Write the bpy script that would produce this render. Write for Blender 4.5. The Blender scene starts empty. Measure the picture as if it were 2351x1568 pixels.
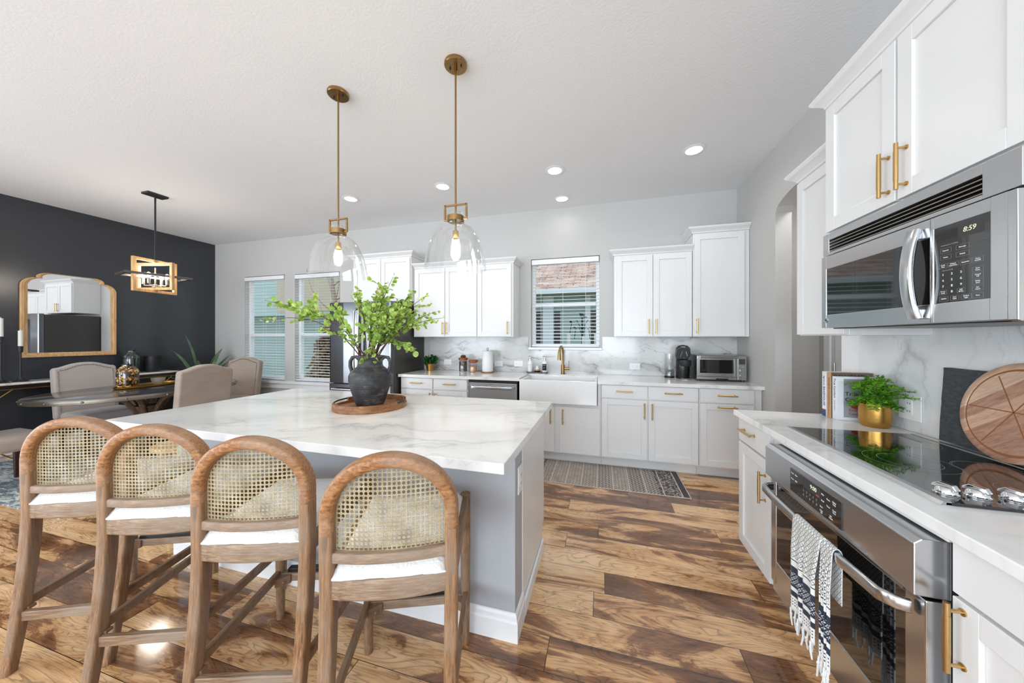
import bpy, bmesh, math, random
from mathutils import Vector, Matrix, noise
PI = math.pi
sc = bpy.context.scene
C = sc.collection
random.seed(7)

# ------------------------------------------------------------------ camera
CAM_F, CAM_YAW, CAM_HY, CAM_H = 742.96, 15.55, 775.85, 1.3649
cam_d = bpy.data.cameras.new('camera')
cam_d.sensor_width = 36.0
cam_d.lens = CAM_F / 2351 * 36
cam_d.shift_y = -(784 - CAM_HY) / 2351
cam_d.clip_start = 0.02
cam = bpy.data.objects.new('camera', cam_d)
cam.location = (0, 0, CAM_H)
cam.rotation_euler = (PI / 2, 0, math.radians(CAM_YAW))
C.objects.link(cam)
sc.camera = cam

# ------------------------------------------------------------------ view, world, light
sc.view_settings.view_transform = 'Standard'
sc.view_settings.look = 'None'
sc.view_settings.gamma = 1
sc.view_settings.exposure = 0.0
sc.view_settings.use_curve_mapping = False
EXPO = 0.10
W = bpy.data.worlds.new('World')
sc.world = W
W.use_nodes = True
wn = W.node_tree
wn.nodes.clear()
_bg = wn.nodes.new('ShaderNodeBackground')
_ou = wn.nodes.new('ShaderNodeOutputWorld')
_bg.inputs[0].default_value = (0.80, 0.90, 1.0, 1)
_bg.inputs[1].default_value = 1.5
wn.links.new(_bg.outputs[0], _ou.inputs[0])

def area(name, loc, rot, sx, sy, power, col=(1, 1, 1), spread=180):
    l = bpy.data.lights.new(name, 'AREA')
    l.shape = 'RECTANGLE'; l.size = sx; l.size_y = sy
    l.energy = power; l.color = col; l.spread = math.radians(spread)
    o = bpy.data.objects.new(name, l)
    o.location = loc; o.rotation_euler = rot
    C.objects.link(o)
    return o

# added area fills for daylight at unseen openings, tilted up to brighten the ceiling
area('rear_window_fill', (-0.75, -4.36, 1.5), (PI / 2 + 0.50, 0, 0), 3.9, 1.9, 225, (0.81, 0.905, 1.0))
area('rear_window_fill', (-5.0, -4.36, 1.5), (PI / 2 + 0.50, 0, 0), 2.2, 1.9, 100, (0.81, 0.905, 1.0))
area('passage_fill', (1.9, 3.0, 2.98), (0, 0, 0), 0.3, 0.3, 12, (1, 0.98, 0.95))  # invented fill, added overhead to brighten the dark passage
area('patio_door_fill', (-6.50, -1.7, 1.15), (PI / 2 + 0.45, 0, -PI / 2), 2.3, 2.1, 150, (0.81, 0.905, 1.0))

# ------------------------------------------------------------------ node helpers
def s2l(c):
    return c / 12.92 if c <= 0.04045 else ((c + 0.055) / 1.055) ** 2.4
def rgb(r, g, b):
    return (s2l(r / 255), s2l(g / 255), s2l(b / 255), 1)

class NB:
    def __init__(s, name):
        s.m = bpy.data.materials.new(name); s.m.use_nodes = True
        s.t = s.m.node_tree; s.t.nodes.clear()
        s.out = s.t.nodes.new('ShaderNodeOutputMaterial')
    def n(s, typ, ins=None, out=0, **props):
        nd = s.t.nodes.new(typ)
        for k, v in props.items(): setattr(nd, k, v)
        for k, v in (ins or {}).items():
            if isinstance(v, bpy.types.NodeSocket): s.t.links.new(v, nd.inputs[k])
            else: nd.inputs[k].default_value = v
        return nd.outputs[out]
    def coord(s, kind='Object'):
        nd = s.t.nodes.new('ShaderNodeTexCoord'); return nd.outputs[kind]
    def math(s, op, a, b=0.0, c=None):
        i = {0: a, 1: b}
        if c is not None: i[2] = c
        return s.n('ShaderNodeMath', i, operation=op)
    def mapv(s, v, scale=(1, 1, 1), rot=(0, 0, 0), loc=(0, 0, 0)):
        return s.n('ShaderNodeMapping', {'Vector': v, 'Scale': scale, 'Rotation': rot, 'Location': loc})
    def noise(s, v, scale=5, detail=4, rough=0.5, dist=0.0, out=0):
        return s.n('ShaderNodeTexNoise', {'Vector': v, 'Scale': scale, 'Detail': detail, 'Roughness': rough, 'Distortion': dist}, out)
    def ramp(s, f, stops, interp='LINEAR'):
        nd = s.t.nodes.new('ShaderNodeValToRGB')
        nd.color_ramp.interpolation = interp
        while len(nd.color_ramp.elements) < len(stops): nd.color_ramp.elements.new(0.5)
        for e, (p, c) in zip(nd.color_ramp.elements, stops):
            e.position = p; e.color = c if len(c) == 4 else (*c, 1)
        s.t.links.new(f, nd.inputs[0]); return nd.outputs[0]
    def mix(s, f, a, b, blend='MIX'):
        nd = s.t.nodes.new('ShaderNodeMix'); nd.data_type = 'RGBA'; nd.blend_type = blend
        for k, v in ((0, f), (6, a), (7, b)):
            if isinstance(v, bpy.types.NodeSocket): s.t.links.new(v, nd.inputs[k])
            else: nd.inputs[k].default_value = v
        return nd.outputs[2]
    def sep(s, v):
        nd = s.t.nodes.new('ShaderNodeSeparateXYZ'); s.t.links.new(v, nd.inputs[0]); return nd.outputs
    def comb(s, x, y, z):
        return s.n('ShaderNodeCombineXYZ', {0: x, 1: y, 2: z})
    def bump(s, h, strength=0.3, dist=0.01):
        return s.n('ShaderNodeBump', {'Height': h, 'Strength': strength, 'Distance': dist})
    def fin(s, col, rough=0.5, metal=0.0, normal=None, coat=0, spec=0.5, emis=None, estr=0, alpha=None, trans=0, sheen=0, aniso=0):
        i = {'Base Color': col, 'Roughness': rough, 'Metallic': metal, 'Coat Weight': coat, 'Coat Roughness': 0.08,
             'Specular IOR Level': spec, 'Transmission Weight': trans, 'Sheen Weight': sheen, 'Anisotropic': aniso}
        if normal is not None: i['Normal'] = normal
        if emis is not None: i['Emission Color'] = emis; i['Emission Strength'] = estr
        if alpha is not None: i['Alpha'] = alpha
        b = s.n('ShaderNodeBsdfPrincipled', i)
        s.t.links.new(b, s.out.inputs[0]); return s.m

def plain(name, col, rough=0.5, metal=0.0, var=0.04, bump=0.0, bscale=60, **k):
    """a single-tone surface with faint procedural mottling"""
    b = NB(name); v = b.coord()
    f = b.noise(v, 9, 3)
    c2 = tuple(max(0, min(1, x * (1 - var * 2))) for x in col[:3]) + (1,)
    c = b.mix(f, col, c2)
    nm = b.bump(b.noise(v, bscale, 3), bump, 0.004) if bump else None
    return b.fin(c, rough, metal, nm, **k)

def glass_mat(name, tint=(1, 1, 1, 1), base=0.05, edge=0.6, rough=0.0, pw=2.0):
    b = NB(name)
    lw = b.n('ShaderNodeLayerWeight', {'Blend': 0.35}, 1)
    f = b.math('MULTIPLY_ADD', b.math('POWER', lw, pw), edge, base)
    tr = b.n('ShaderNodeBsdfTransparent', {0: tint})
    gl = b.n('ShaderNodeBsdfGlossy', {'Color': (1, 1, 1, 1), 'Roughness': rough})
    mx = b.n('ShaderNodeMixShader', {0: f, 1: tr, 2: gl})
    b.t.links.new(mx, b.out.inputs[0]); return b.m

def emit_mat(name, col, strength):
    b = NB(name)
    e = b.n('ShaderNodeEmission', {0: col, 1: strength})
    b.t.links.new(e, b.out.inputs[0]); return b.m

# ------------------------------------------------------------------ materials
M = {}
def wood(name, c_lo, c_mid, c_hi, scale=(3, 3, 40), rough=0.5, bump=0.15, wash=None, gs=1.0):
    """straight-grained wood, grain across the small-scale axes"""
    b = NB(name); v = b.coord()
    w = b.noise(b.mapv(v, scale), 2.2 * gs, 8, 0.70, 0.3)
    big = b.noise(v, 5, 3, 0.5, 0.5)
    c = b.ramp(w, [(0.30, c_lo), (0.5, c_mid), (0.72, c_hi)])
    if wash: c = b.mix(b.ramp(big, [(0.40, (0, 0, 0)), (0.62, (0.85, 0.85, 0.85))]), c, b.mix(w, wash, c))
    return b.fin(c, rough, 0, b.bump(w, bump, 0.003), coat=0.0)

M['stool_wood'] = wood('washed_oak', rgb(74, 50, 32), rgb(144, 102, 66), rgb(188, 146, 104), (26, 26, 1.5), 0.5, 0.5, rgb(164, 148, 130), 3)
M['stool_rail'] = wood('washed_oak_rail', rgb(82, 60, 44), rgb(142, 110, 82), rgb(188, 162, 134), (1.5, 26, 26), 0.5, 0.5, rgb(172, 160, 146), 3)
M['light_oak'] = wood('light_oak', rgb(176, 130, 84), rgb(205, 162, 112), rgb(226, 190, 145), (10, 10, 1.5), 0.45, 0.1, None, 2)
M['dark_wood'] = wood('mahogany', rgb(40, 18, 14), rgb(66, 32, 26), rgb(88, 46, 36), (10, 10, 1.5), 0.35, 0.1, None, 2)
M['tray_wood'] = wood('acacia_tray', rgb(84, 50, 28), rgb(140, 92, 54), rgb(184, 136, 88), (3, 3, 8), 0.4, 0.15, None, 2)
M['pedestal_wood'] = wood('pedestal_wood', rgb(60, 44, 32), rgb(104, 80, 60), rgb(140, 114, 90), (8, 8, 2), 0.5, 0.2, None, 2)
M['lid_wood'] = wood('lid_wood', rgb(110, 50, 24), rgb(150, 76, 40), rgb(170, 96, 56), (8, 8, 8), 0.35, 0.05, None, 2)

def mk_board():
    b = NB('acacia_board'); v = b.coord()
    r = b.mapv(v, (1, 1, 1), (0, 0, math.radians(52)))
    x, y, z = b.sep(r)
    band = b.n('ShaderNodeTexWhiteNoise', {'W': b.math('FLOOR', b.math('MULTIPLY', y, 22.0))}, 0, noise_dimensions='1D')
    g = b.noise(b.mapv(r, (6, 40, 3)), 2.2, 8, 0.65, 0.8)
    c1 = b.ramp(band, [(0.0, rgb(134, 88, 76)), (0.35, rgb(190, 142, 118)), (0.6, rgb(218, 178, 150)), (1.0, rgb(236, 206, 180))])
    c2 = b.ramp(g, [(0.3, rgb(120, 82, 66)), (0.5, rgb(190, 146, 116)), (0.7, rgb(222, 186, 154))])
    return b.fin(b.mix(0.5, c1, c2), 0.42)
M['board'] = mk_board()
M['groove'] = plain('board_groove', rgb(150, 92, 50), 0.6)

def mk_floor():
    b = NB('hickory_planks'); v = b.coord()
    x, y, z = b.sep(v)
    PW, PL = 0.162, 1.22
    row = b.math('FLOOR', b.math('DIVIDE', b.math('ADD', y, 10.03), PW))
    ro = b.n('ShaderNodeTexWhiteNoise', {'W': row}, 0, noise_dimensions='1D')
    xs = b.math('ADD', b.math('ADD', x, 20.0), b.math('MULTIPLY', ro, PL))
    col = b.math('FLOOR', b.math('DIVIDE', xs, PL))
    idv = b.comb(row, col, 0.0)
    rnd = b.n('ShaderNodeTexWhiteNoise', {'Vector': idv}, 0, noise_dimensions='3D')
    rc = b.n('ShaderNodeTexWhiteNoise', {'Vector': idv}, 1, noise_dimensions='3D')
    # each plank samples its own piece of the grain field
    off = b.n('ShaderNodeVectorMath', {0: rc, 1: (37.0, 23.0, 11.0)}, operation='MULTIPLY')
    pv = b.n('ShaderNodeVectorMath', {0: v, 1: off}, operation='ADD')
    st = b.mapv(pv, (0.75, 4.4, 1.0))
    figure = b.noise(st, 1.55, 3, 0.5, 1.1)               # broad cathedral figure
    rings = b.math('FRACT', b.math('MULTIPLY', figure, 22.0))
    ringl = b.ramp(rings, [(0.0, (0.50,) * 3), (0.09, (1.02,) * 3), (0.55, (1.04,) * 3), (0.85, (0.86,) * 3), (1.0, (0.46,) * 3)])
    fine = b.noise(b.mapv(pv, (4, 90, 1)), 2.0, 6, 0.65, 0.3)
    finel = b.ramp(fine, [(0.33, (0.70,) * 3), (0.5, (1,) * 3), (0.7, (1.07,) * 3)])
    heart = b.noise(b.mapv(pv, (0.60, 2.6, 1.0)), 2.3, 6, 0.60, 1.3)
    hsum = b.math('ADD', heart, b.math('MULTIPLY', b.math('SUBTRACT', rnd, 0.5), 0.26))
    base = b.ramp(hsum, [(0.36, rgb(236, 194, 146)), (0.475, rgb(218, 170, 120)), (0.522, rgb(196, 146, 98)), (0.538, rgb(152, 106, 70)),
                         (0.61, rgb(126, 84, 54)), (0.73, rgb(94, 62, 42))])
    c = b.mix(1.0, b.mix(0.9, base, b.mix(1.0, base, ringl, 'MULTIPLY')), finel, 'MULTIPLY')
    fy = b.math('FRACT', b.math('DIVIDE', b.math('ADD', y, 10.03), PW))
    fx = b.math('FRACT', b.math('DIVIDE', xs, PL))
    def edge(f, w):
        return b.math('LESS_THAN', b.math('MINIMUM', f, b.math('SUBTRACT', 1.0, f)), w)
    gap = b.math('MAXIMUM', edge(fy, 0.008), edge(fx, 0.0013))
    c = b.mix(gap, c, rgb(52, 34, 24))
    h = b.math('SUBTRACT', b.math('MULTIPLY', fine, 0.12), gap)
    return b.fin(c, 0.11, 0, b.bump(h, 0.08, 0.002), coat=0.35, spec=0.55)
M['floor'] = mk_floor()

def mk_marble(name, rot, scale=1.0, strong=0.5, tint=(238, 238, 237)):
    b = NB(name); v = b.coord()
    r = b.mapv(v, (scale,) * 3, rot)
    warp = b.noise(r, 1.6, 5, 0.55, 0.0, 1)
    wv = b.n('ShaderNodeVectorMath', {0: b.n('ShaderNodeVectorMath', {0: warp, 1: (0.5, 0.5, 0.5)}, operation='SUBTRACT'), 1: (1.1, 0.65, 1.1)}, operation='MULTIPLY')
    p = b.n('ShaderNodeVectorMath', {0: r, 1: wv}, operation='ADD')
    n1 = b.noise(b.mapv(p, (0.55, 2.6, 0.55)), 1.5, 2, 0.45)
    n2 = b.noise(b.mapv(p, (1.0, 4.2, 1.0)), 2.4, 3, 0.5)
    a1 = b.math('ABSOLUTE', b.math('SUBTRACT', n1, 0.5))
    a2 = b.math('ABSOLUTE', b.math('SUBTRACT', n2, 0.46))
    msk = b.ramp(b.noise(r, 2.2, 3), [(0.42, (0, 0, 0)), (0.62, (1, 1, 1))])
    v1 = b.ramp(a1, [(0.0, (1,) * 3), (0.010, (0.55,) * 3), (0.05, (0.12,) * 3), (0.13, (0, 0, 0))])
    v2 = b.ramp(a2, [(0.0, (0.7,) * 3), (0.010, (0.25,) * 3), (0.03, (0, 0, 0))])
    vv = b.math('MULTIPLY', b.math('MAXIMUM', v1, b.math('MULTIPLY', v2, 0.7)), b.math('MULTIPLY_ADD', msk, 0.8, 0.2))
    soft = b.noise(b.mapv(p, (1, 2, 1)), 1.1, 3)
    base = b.mix(b.ramp(soft, [(0.45, (0,) * 3), (0.7, (0.55,) * 3)]), rgb(*tint), rgb(219, 217, 214))
    c = b.mix(b.math('MULTIPLY', vv, strong), base, rgb(108, 106, 106))
    return b.fin(c, 0.11, 0, None, spec=0.5)
M['marble_island'] = mk_marble('quartz_island', (0, 0, math.radians(-14)), 1.1, 0.42, (246, 246, 245))
M['marble_counter'] = mk_marble('quartz_counter', (0, 0, math.radians(-8)), 1.4, 0.4)
M['marble_splash'] = mk_marble('quartz_backsplash', (math.radians(90), math.radians(38), 0), 1.35, 1.0, (212, 212, 211))
M['marble_splash_side'] = mk_marble('quartz_backsplash_side', (math.radians(90), math.radians(-50), math.radians(90)), 1.35, 0.6, (228, 229, 230))

M['wall'] = plain('grey_wall_paint', rgb(198, 197, 195), 0.6, var=0.02, bump=0.05, bscale=180)
M['wall_dark'] = plain('charcoal_wall_paint', rgb(54, 56, 61), 0.26, var=0.03, bump=0.03, bscale=200, spec=0.6)
M['ceiling'] = plain('white_ceiling_paint', rgb(237, 238, 240), 0.8, var=0.01, bump=0.25, bscale=70)
M['white'] = plain('white_cabinet_paint', rgb(233, 233, 233), 0.28, var=0.01)
M['trim'] = plain('white_trim_paint', rgb(240, 240, 241), 0.3, var=0.01)
M['blind'] = plain('white_blind', rgb(240, 242, 245), 0.4, var=0.01)
M['island_grey'] = plain('island_grey_paint', rgb(178, 181, 186), 0.5, var=0.02)
M['brass'] = plain('brushed_brass', rgb(204, 170, 116), 0.28, 1.0, var=0.05)
M['antique_brass'] = plain('antique_brass', rgb(168, 136, 90), 0.28, 1.0, var=0.06)
M['gold'] = plain('gold_glaze', rgb(196, 150, 78), 0.30, 0.95, var=0.12, bump=0.15, bscale=40)
M['steel'] = None
def mk_steel(name, col, rough, sc_):
    b = NB(name); v = b.coord()
    g = b.noise(b.mapv(v, sc_), 3, 4, 0.6)
    c = b.mix(g, col, tuple(x * 0.86 for x in col[:3]) + (1,))
    return b.fin(c, rough, 1.0, b.bump(g, 0.03, 0.001))
M['steel'] = mk_steel('brushed_steel', rgb(206, 207, 209), 0.21, (1.5, 1.5, 260))
M['steel_light'] = mk_steel('satin_steel', rgb(205, 206, 208), 0.20, (200, 200, 2))
M['toaster_steel'] = mk_steel('toaster_steel', rgb(172, 172, 170), 0.28, (1.5, 1.5, 260))
M['chrome'] = plain('chrome', rgb(225, 226, 228), 0.08, 1.0, var=0.01)
M['black_steel'] = mk_steel('black_steel', rgb(112, 112, 114), 0.20, (200, 200, 2))
M['fridge_side'] = plain('fridge_side', rgb(78, 76, 74), 0.35, 0.4, var=0.03)
M['black'] = plain('black_plastic', rgb(22, 22, 23), 0.3, var=0.05)
M['black_matte'] = plain('black_iron', rgb(36, 36, 38), 0.5, var=0.08, bump=0.1)
M['black_glass'] = plain('black_glass', rgb(8, 8, 9), 0.03, var=0.02, spec=0.75, coat=0.6)
M['silver_frame'] = plain('brushed_nickel', rgb(170, 164, 156), 0.3, 0.9)
M['dark_nickel'] = plain('dark_nickel', rgb(112, 110, 108), 0.35, 0.7)
M['porcelain'] = plain('white_fireclay', rgb(240, 241, 242), 0.12, var=0.005, coat=0.4)
M['outlet'] = plain('white_outlet_plastic', rgb(240, 240, 240), 0.35, var=0.01)
M['slot'] = plain('outlet_slot', rgb(60, 60, 60), 0.6)
M['ink'] = plain('dark_ink', rgb(30, 32, 44), 0.6)
M['white_ink'] = plain('white_ink', rgb(235, 235, 235), 0.5)
M['grey_ink'] = plain('grey_ink', rgb(150, 150, 152), 0.5)
M['ring_ink'] = plain('burner_ring_print', rgb(150, 152, 155), 0.3)
M['lcd'] = emit_mat('clock_digits', (0.85, 0.9, 0.62, 1), 1.0)
M['lcd_red'] = emit_mat('red_indicator', (1.0, 0.12, 0.08, 1), 0.8)
M['glass'] = glass_mat('clear_glass', (0.985, 0.99, 0.99, 1), 0.045, 0.62)
M['pane'] = glass_mat('window_pane', (0.97, 0.985, 0.985, 1), 0.0, 0.5, 0.0, 4.5)
M['mirror'] = plain('mirror_silver', (0.9, 0.9, 0.9, 1), 0.01, 1.0, var=0.0)
M['bulb'] = emit_mat('warm_bulb', (1.0, 0.86, 0.62, 1), 9.0)
def mk_bulb():
    b = NB('lit_bulb_glass')
    lw = b.n('ShaderNodeLayerWeight', {'Blend': 0.5}, 1)
    tr = b.n('ShaderNodeBsdfTransparent', {0: (1, 0.99, 0.96, 1)}); em = b.n('ShaderNodeEmission', {0: (1.0, 0.90, 0.74, 1), 1: 1.15})
    f = b.math('MULTIPLY_ADD', b.math('POWER', b.math('SUBTRACT', 1.0, lw), 2.5), 0.50, 0.10)
    mx = b.n('ShaderNodeMixShader', {0: f, 1: tr, 2: em}); gl = b.n('ShaderNodeBsdfGlossy', {'Roughness': 0.02})
    m2 = b.n('ShaderNodeMixShader', {0: 0.08, 1: mx, 2: gl})
    b.t.links.new(m2, b.out.inputs[0]); return b.m
M['bulb_glass'] = mk_bulb()
M['downlight'] = emit_mat('downlight_lens', (1.0, 0.98, 0.94, 1), 7.0)
M['candle'] = plain('white_wax', rgb(238, 236, 230), 0.5)
M['paper'] = plain('white_paper', rgb(240, 240, 240), 0.8, bump=0.1, bscale=90)
M['soil'] = plain('dark_soil', rgb(48, 36, 28), 0.9, bump=0.5)

def mk_fabric(name, c1, c2, rough=0.85, bs=220, bumpv=0.25, sheen=0.3):
    b = NB(name); v = b.coord()
    n = b.noise(b.mapv(v, (1, 1, 3)), 4, 6, 0.6)
    f = b.noise(v, bs, 2)
    return b.fin(b.mix(n, c1, c2), rough, 0, b.bump(f, bumpv, 0.003), sheen=sheen)
M['velvet'] = mk_fabric('taupe_velvet', rgb(150, 132, 118), rgb(186, 170, 156), 0.7)
M['velvet_grey'] = mk_fabric('greige_velvet', rgb(172, 162, 156), rgb(196, 186, 180), 0.75)
M['boucle'] = mk_fabric('white_boucle', rgb(236, 234, 230), rgb(246, 245, 243), 0.95, 130, 0.9, 0.2)

def mk_cane():
    b = NB('cane_webbing'); v = b.coord()
    w = b.n('ShaderNodeTexWave', {'Vector': v, 'Scale': 60.0, 'Distortion': 0.0}, 1, wave_type='BANDS', bands_direction='X')
    w2 = b.n('ShaderNodeTexWave', {'Vector': v, 'Scale': 60.0, 'Distortion': 0.0}, 1, wave_type='BANDS', bands_direction='Z')
    n = b.noise(v, 14, 4, 0.6)
    c = b.ramp(n, [(0.3, rgb(148, 132, 100)), (0.5, rgb(182, 166, 130)), (0.7, rgb(204, 192, 162))])
    m = b.math('MULTIPLY', w, w2)
    c = b.mix(b.math('MULTIPLY', m, 0.45), c, rgb(110, 86, 52))
    return b.fin(c, 0.55, 0, b.bump(m, 0.5, 0.002))
M['cane'] = mk_cane()

def mk_leaf(name, c1, c2, c3, sc_=40):
    b = NB(name); v = b.coord()
    n = b.noise(v, sc_, 2)
    c = b.ramp(n, [(0.3, c1), (0.5, c2), (0.7, c3)])
    p = b.n('ShaderNodeBsdfPrincipled', {'Base Color': c, 'Roughness': 0.45})
    t = b.n('ShaderNodeBsdfTranslucent', {'Color': c})
    mx = b.n('ShaderNodeMixShader', {0: 0.3, 1: p, 2: t})
    b.t.links.new(mx, b.out.inputs[0]); return b.m
M['leaf'] = mk_leaf('eucalyptus_leaf', rgb(110, 150, 56), rgb(154, 186, 84), rgb(196, 214, 130))
M['leaf_dark'] = mk_leaf('dark_leaf', rgb(16, 60, 24), rgb(36, 92, 36), rgb(90, 150, 60))
M['leaf_fern'] = mk_leaf('fern_leaf', rgb(44, 104, 22), rgb(92, 156, 32), rgb(150, 196, 44), 16)
M['leaf_agave'] = mk_leaf('agave_leaf', rgb(70, 104, 78), rgb(118, 146, 112), rgb(160, 180, 130), 6)
M['leaf_brown'] = mk_leaf('brown_leaf', rgb(110, 84, 60), rgb(150, 120, 88), rgb(182, 152, 118), 6)
M['bark'] = plain('brown_bark', rgb(96, 66, 50), 0.8, var=0.2, bump=0.4)
M['bark_pale'] = plain('pale_bark', rgb(168, 146, 130), 0.8, var=0.2, bump=0.4)

def mk_pottery():
    b = NB('black_pottery'); v = b.coord()
    n = b.noise(b.mapv(v, (3, 3, 60)), 2, 6, 0.6)
    s = b.noise(v, 9, 6, 0.7)
    c = b.ramp(b.math('ADD', b.math('MULTIPLY', s, 0.7), b.math('MULTIPLY', n, 0.3)), [(0.38, rgb(30, 31, 33)), (0.54, rgb(56, 56, 58)), (0.66, rgb(128, 124, 120))])
    return b.fin(c, 0.55, 0, b.bump(n, 0.5, 0.004))
M['pottery'] = mk_pottery()

def mk_tortoise():
    b = NB('tortoiseshell_glass'); v = b.coord()
    n = b.n('ShaderNodeTexVoronoi', {'Vector': b.mapv(v, (1, 1, 1.5)), 'Scale': 42.0})
    m = b.noise(v, 34, 4, 0.6, 0.8)
    c = b.ramp(m, [(0.42, rgb(20, 13, 9)), (0.50, rgb(66, 38, 16)), (0.56, rgb(196, 142, 66)), (0.66, rgb(236, 200, 130))])
    return b.fin(c, 0.06, 0, None, coat=0.8)
M['tortoise'] = mk_tortoise()
def mk_smoke():
    b = NB('smoky_glass'); v = b.coord()
    w = b.n('ShaderNodeTexWave', {'Vector': v, 'Scale': 22.0, 'Distortion': 1.5}, 1, wave_type='RINGS', rings_direction='Z')
    c = b.ramp(b.noise(b.mapv(v, (30, 30, 3)), 2, 4), [(0.35, rgb(18, 22, 22)), (0.55, rgb(46, 58, 56)), (0.7, rgb(112, 118, 84))])
    return b.fin(c, 0.05, 0, None, coat=0.8)
M['smoke'] = mk_smoke()

def mk_rug(name, dark, mid, light, kind):
    b = NB(name); v = b.coord(); x, y, z = b.sep(v)
    if kind == 'runner':
        band = b.math('FLOOR', b.math('MULTIPLY', x, 7.0))
        r = b.n('ShaderNodeTexWhiteNoise', {'W': band}, 0, noise_dimensions='1D')
        fr = b.math('FRACT', b.math('MULTIPLY', x, 7.0))
        line = b.math('LESS_THAN', fr, 0.06)
        zig = b.math('ABSOLUTE', b.math('SUBTRACT', b.math('FRACT', b.math('MULTIPLY', y, 26.0)), 0.5))
        zz = b.math('FRACT', b.math('ADD', b.math('MULTIPLY', x, 34.0), b.math('MULTIPLY', zig, 1.4)))
        patt = b.math('LESS_THAN', zz, b.math('MULTIPLY_ADD', r, 0.35, 0.2))
        wear = b.noise(v, 13, 6, 0.7)
        m = b.math('MULTIPLY', patt, b.ramp(wear, [(0.36, (0.45,) * 3), (0.55, (1,) * 3)]))
        ends = b.math('GREATER_THAN', b.math('ABSOLUTE', x), 0.725)
        c = b.mix(b.ramp(wear, [(0.35, (0,) * 3), (0.7, (1,) * 3)]), mid, light)
        c = b.mix(m, c, dark)
        side = b.math('GREATER_THAN', b.math('ABSOLUTE', x), 0.54)
        c = b.mix(b.math('MULTIPLY', side, b.math('LESS_THAN', b.noise(v, 60, 2), 0.52)), c, dark)
        c = b.mix(line, c, light)
        c = b.mix(ends, c, dark)
        ed = b.math('MAXIMUM', b.math('GREATER_THAN', b.math('ABSOLUTE', x), 0.772), b.math('GREATER_THAN', b.math('ABSOLUTE', y), 0.278))
        c = b.mix(ed, c, light)
    else:
        n = b.noise(b.mapv(v, (2.5, 9, 1)), 3.0, 8, 0.75, 0.6)
        n2 = b.noise(v, 1.2, 2)
        c = b.ramp(b.math('ADD', n, b.math('MULTIPLY', b.math('SUBTRACT', n2, 0.5), 0.5)), [(0.36, dark), (0.47, mid), (0.55, light), (0.7, light)])
    return b.fin(c, 0.95, 0, b.bump(b.noise(v, 300, 2), 0.4, 0.003), sheen=0.2)
M['runner'] = mk_rug('runner_weave', rgb(40, 38, 44), rgb(150, 138, 130), rgb(200, 188, 176), 'runner')
M['dining_rug'] = mk_rug('abstract_rug', rgb(28, 36, 48), rgb(98, 110, 118), rgb(206, 206, 200), 'area')

def mk_towel():
    b = NB('woven_towel'); uv = b.coord('UV'); u, v, _ = b.sep(uv)   # v in metres from the hem upward
    def band(a, c_): return b.math('MULTIPLY', b.math('GREATER_THAN', v, a), b.math('LESS_THAN', v, c_))
    S = 55.0
    du = b.math('ABSOLUTE', b.math('SUBTRACT', b.math('FRACT', b.math('MULTIPLY', u, S)), 0.5))
    dv = b.math('ABSOLUTE', b.math('SUBTRACT', b.math('FRACT', b.math('MULTIPLY', v, S)), 0.5))
    dd = b.math('ADD', du, dv)
    dia = b.math('MAXIMUM', b.math('LESS_THAN', b.math('ABSOLUTE', b.math('SUBTRACT', dd, 0.5)), 0.13), b.math('LESS_THAN', dd, 0.14))
    dia = b.math('MULTIPLY', dia, b.math('GREATER_THAN', b.math('FRACT', b.math('MULTIPLY', u, 300.0)), 0.35))
    navy, white = rgb(38, 46, 66), rgb(232, 231, 228)
    c = b.mix(dia, white, rgb(48, 50, 58))
    c = b.mix(band(0.0, 0.20), c, white)
    c = b.mix(band(0.055, 0.075), c, navy)
    c = b.mix(band(0.09, 0.168), c, navy)
    star = b.math('LESS_THAN', b.math('ABSOLUTE', b.math('SUBTRACT', b.math('FRACT', b.math('MULTIPLY', b.math('ADD', du, dv), 2.0)), 0.5)), 0.12)
    c = b.mix(b.math('MULTIPLY', band(0.10, 0.145), star), c, white)
    dots = b.math('MULTIPLY', b.math('LESS_THAN', b.math('FRACT', b.math('MULTIPLY', u, 110.0)), 0.5), b.math('LESS_THAN', b.math('FRACT', b.math('MULTIPLY', v, 95.0)), 0.4))
    c = b.mix(b.math('MULTIPLY', band(0.018, 0.048), dots), c, rgb(48, 50, 58))
    c = b.mix(band(0.190, 0.194), c, rgb(48, 50, 58))
    return b.fin(c, 0.9, 0, b.bump(b.noise(b.coord(), 400, 2), 0.4, 0.002), sheen=0.2)
M['towel'] = mk_towel()
M['fringe'] = plain('cotton_fringe', rgb(236, 236, 234), 0.9, bump=0.5, bscale=300)

def mk_slate():
    b = NB('slate'); v = b.coord()
    n = b.noise(b.mapv(v, (1, 2, 5)), 18, 8, 0.7)
    return b.fin(b.ramp(n, [(0.3, rgb(42, 46, 50)), (0.6, rgb(70, 76, 80)), (0.8, rgb(104, 108, 112))]), 0.6, 0, b.bump(n, 0.5, 0.004))
M['slate'] = mk_slate()

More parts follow.
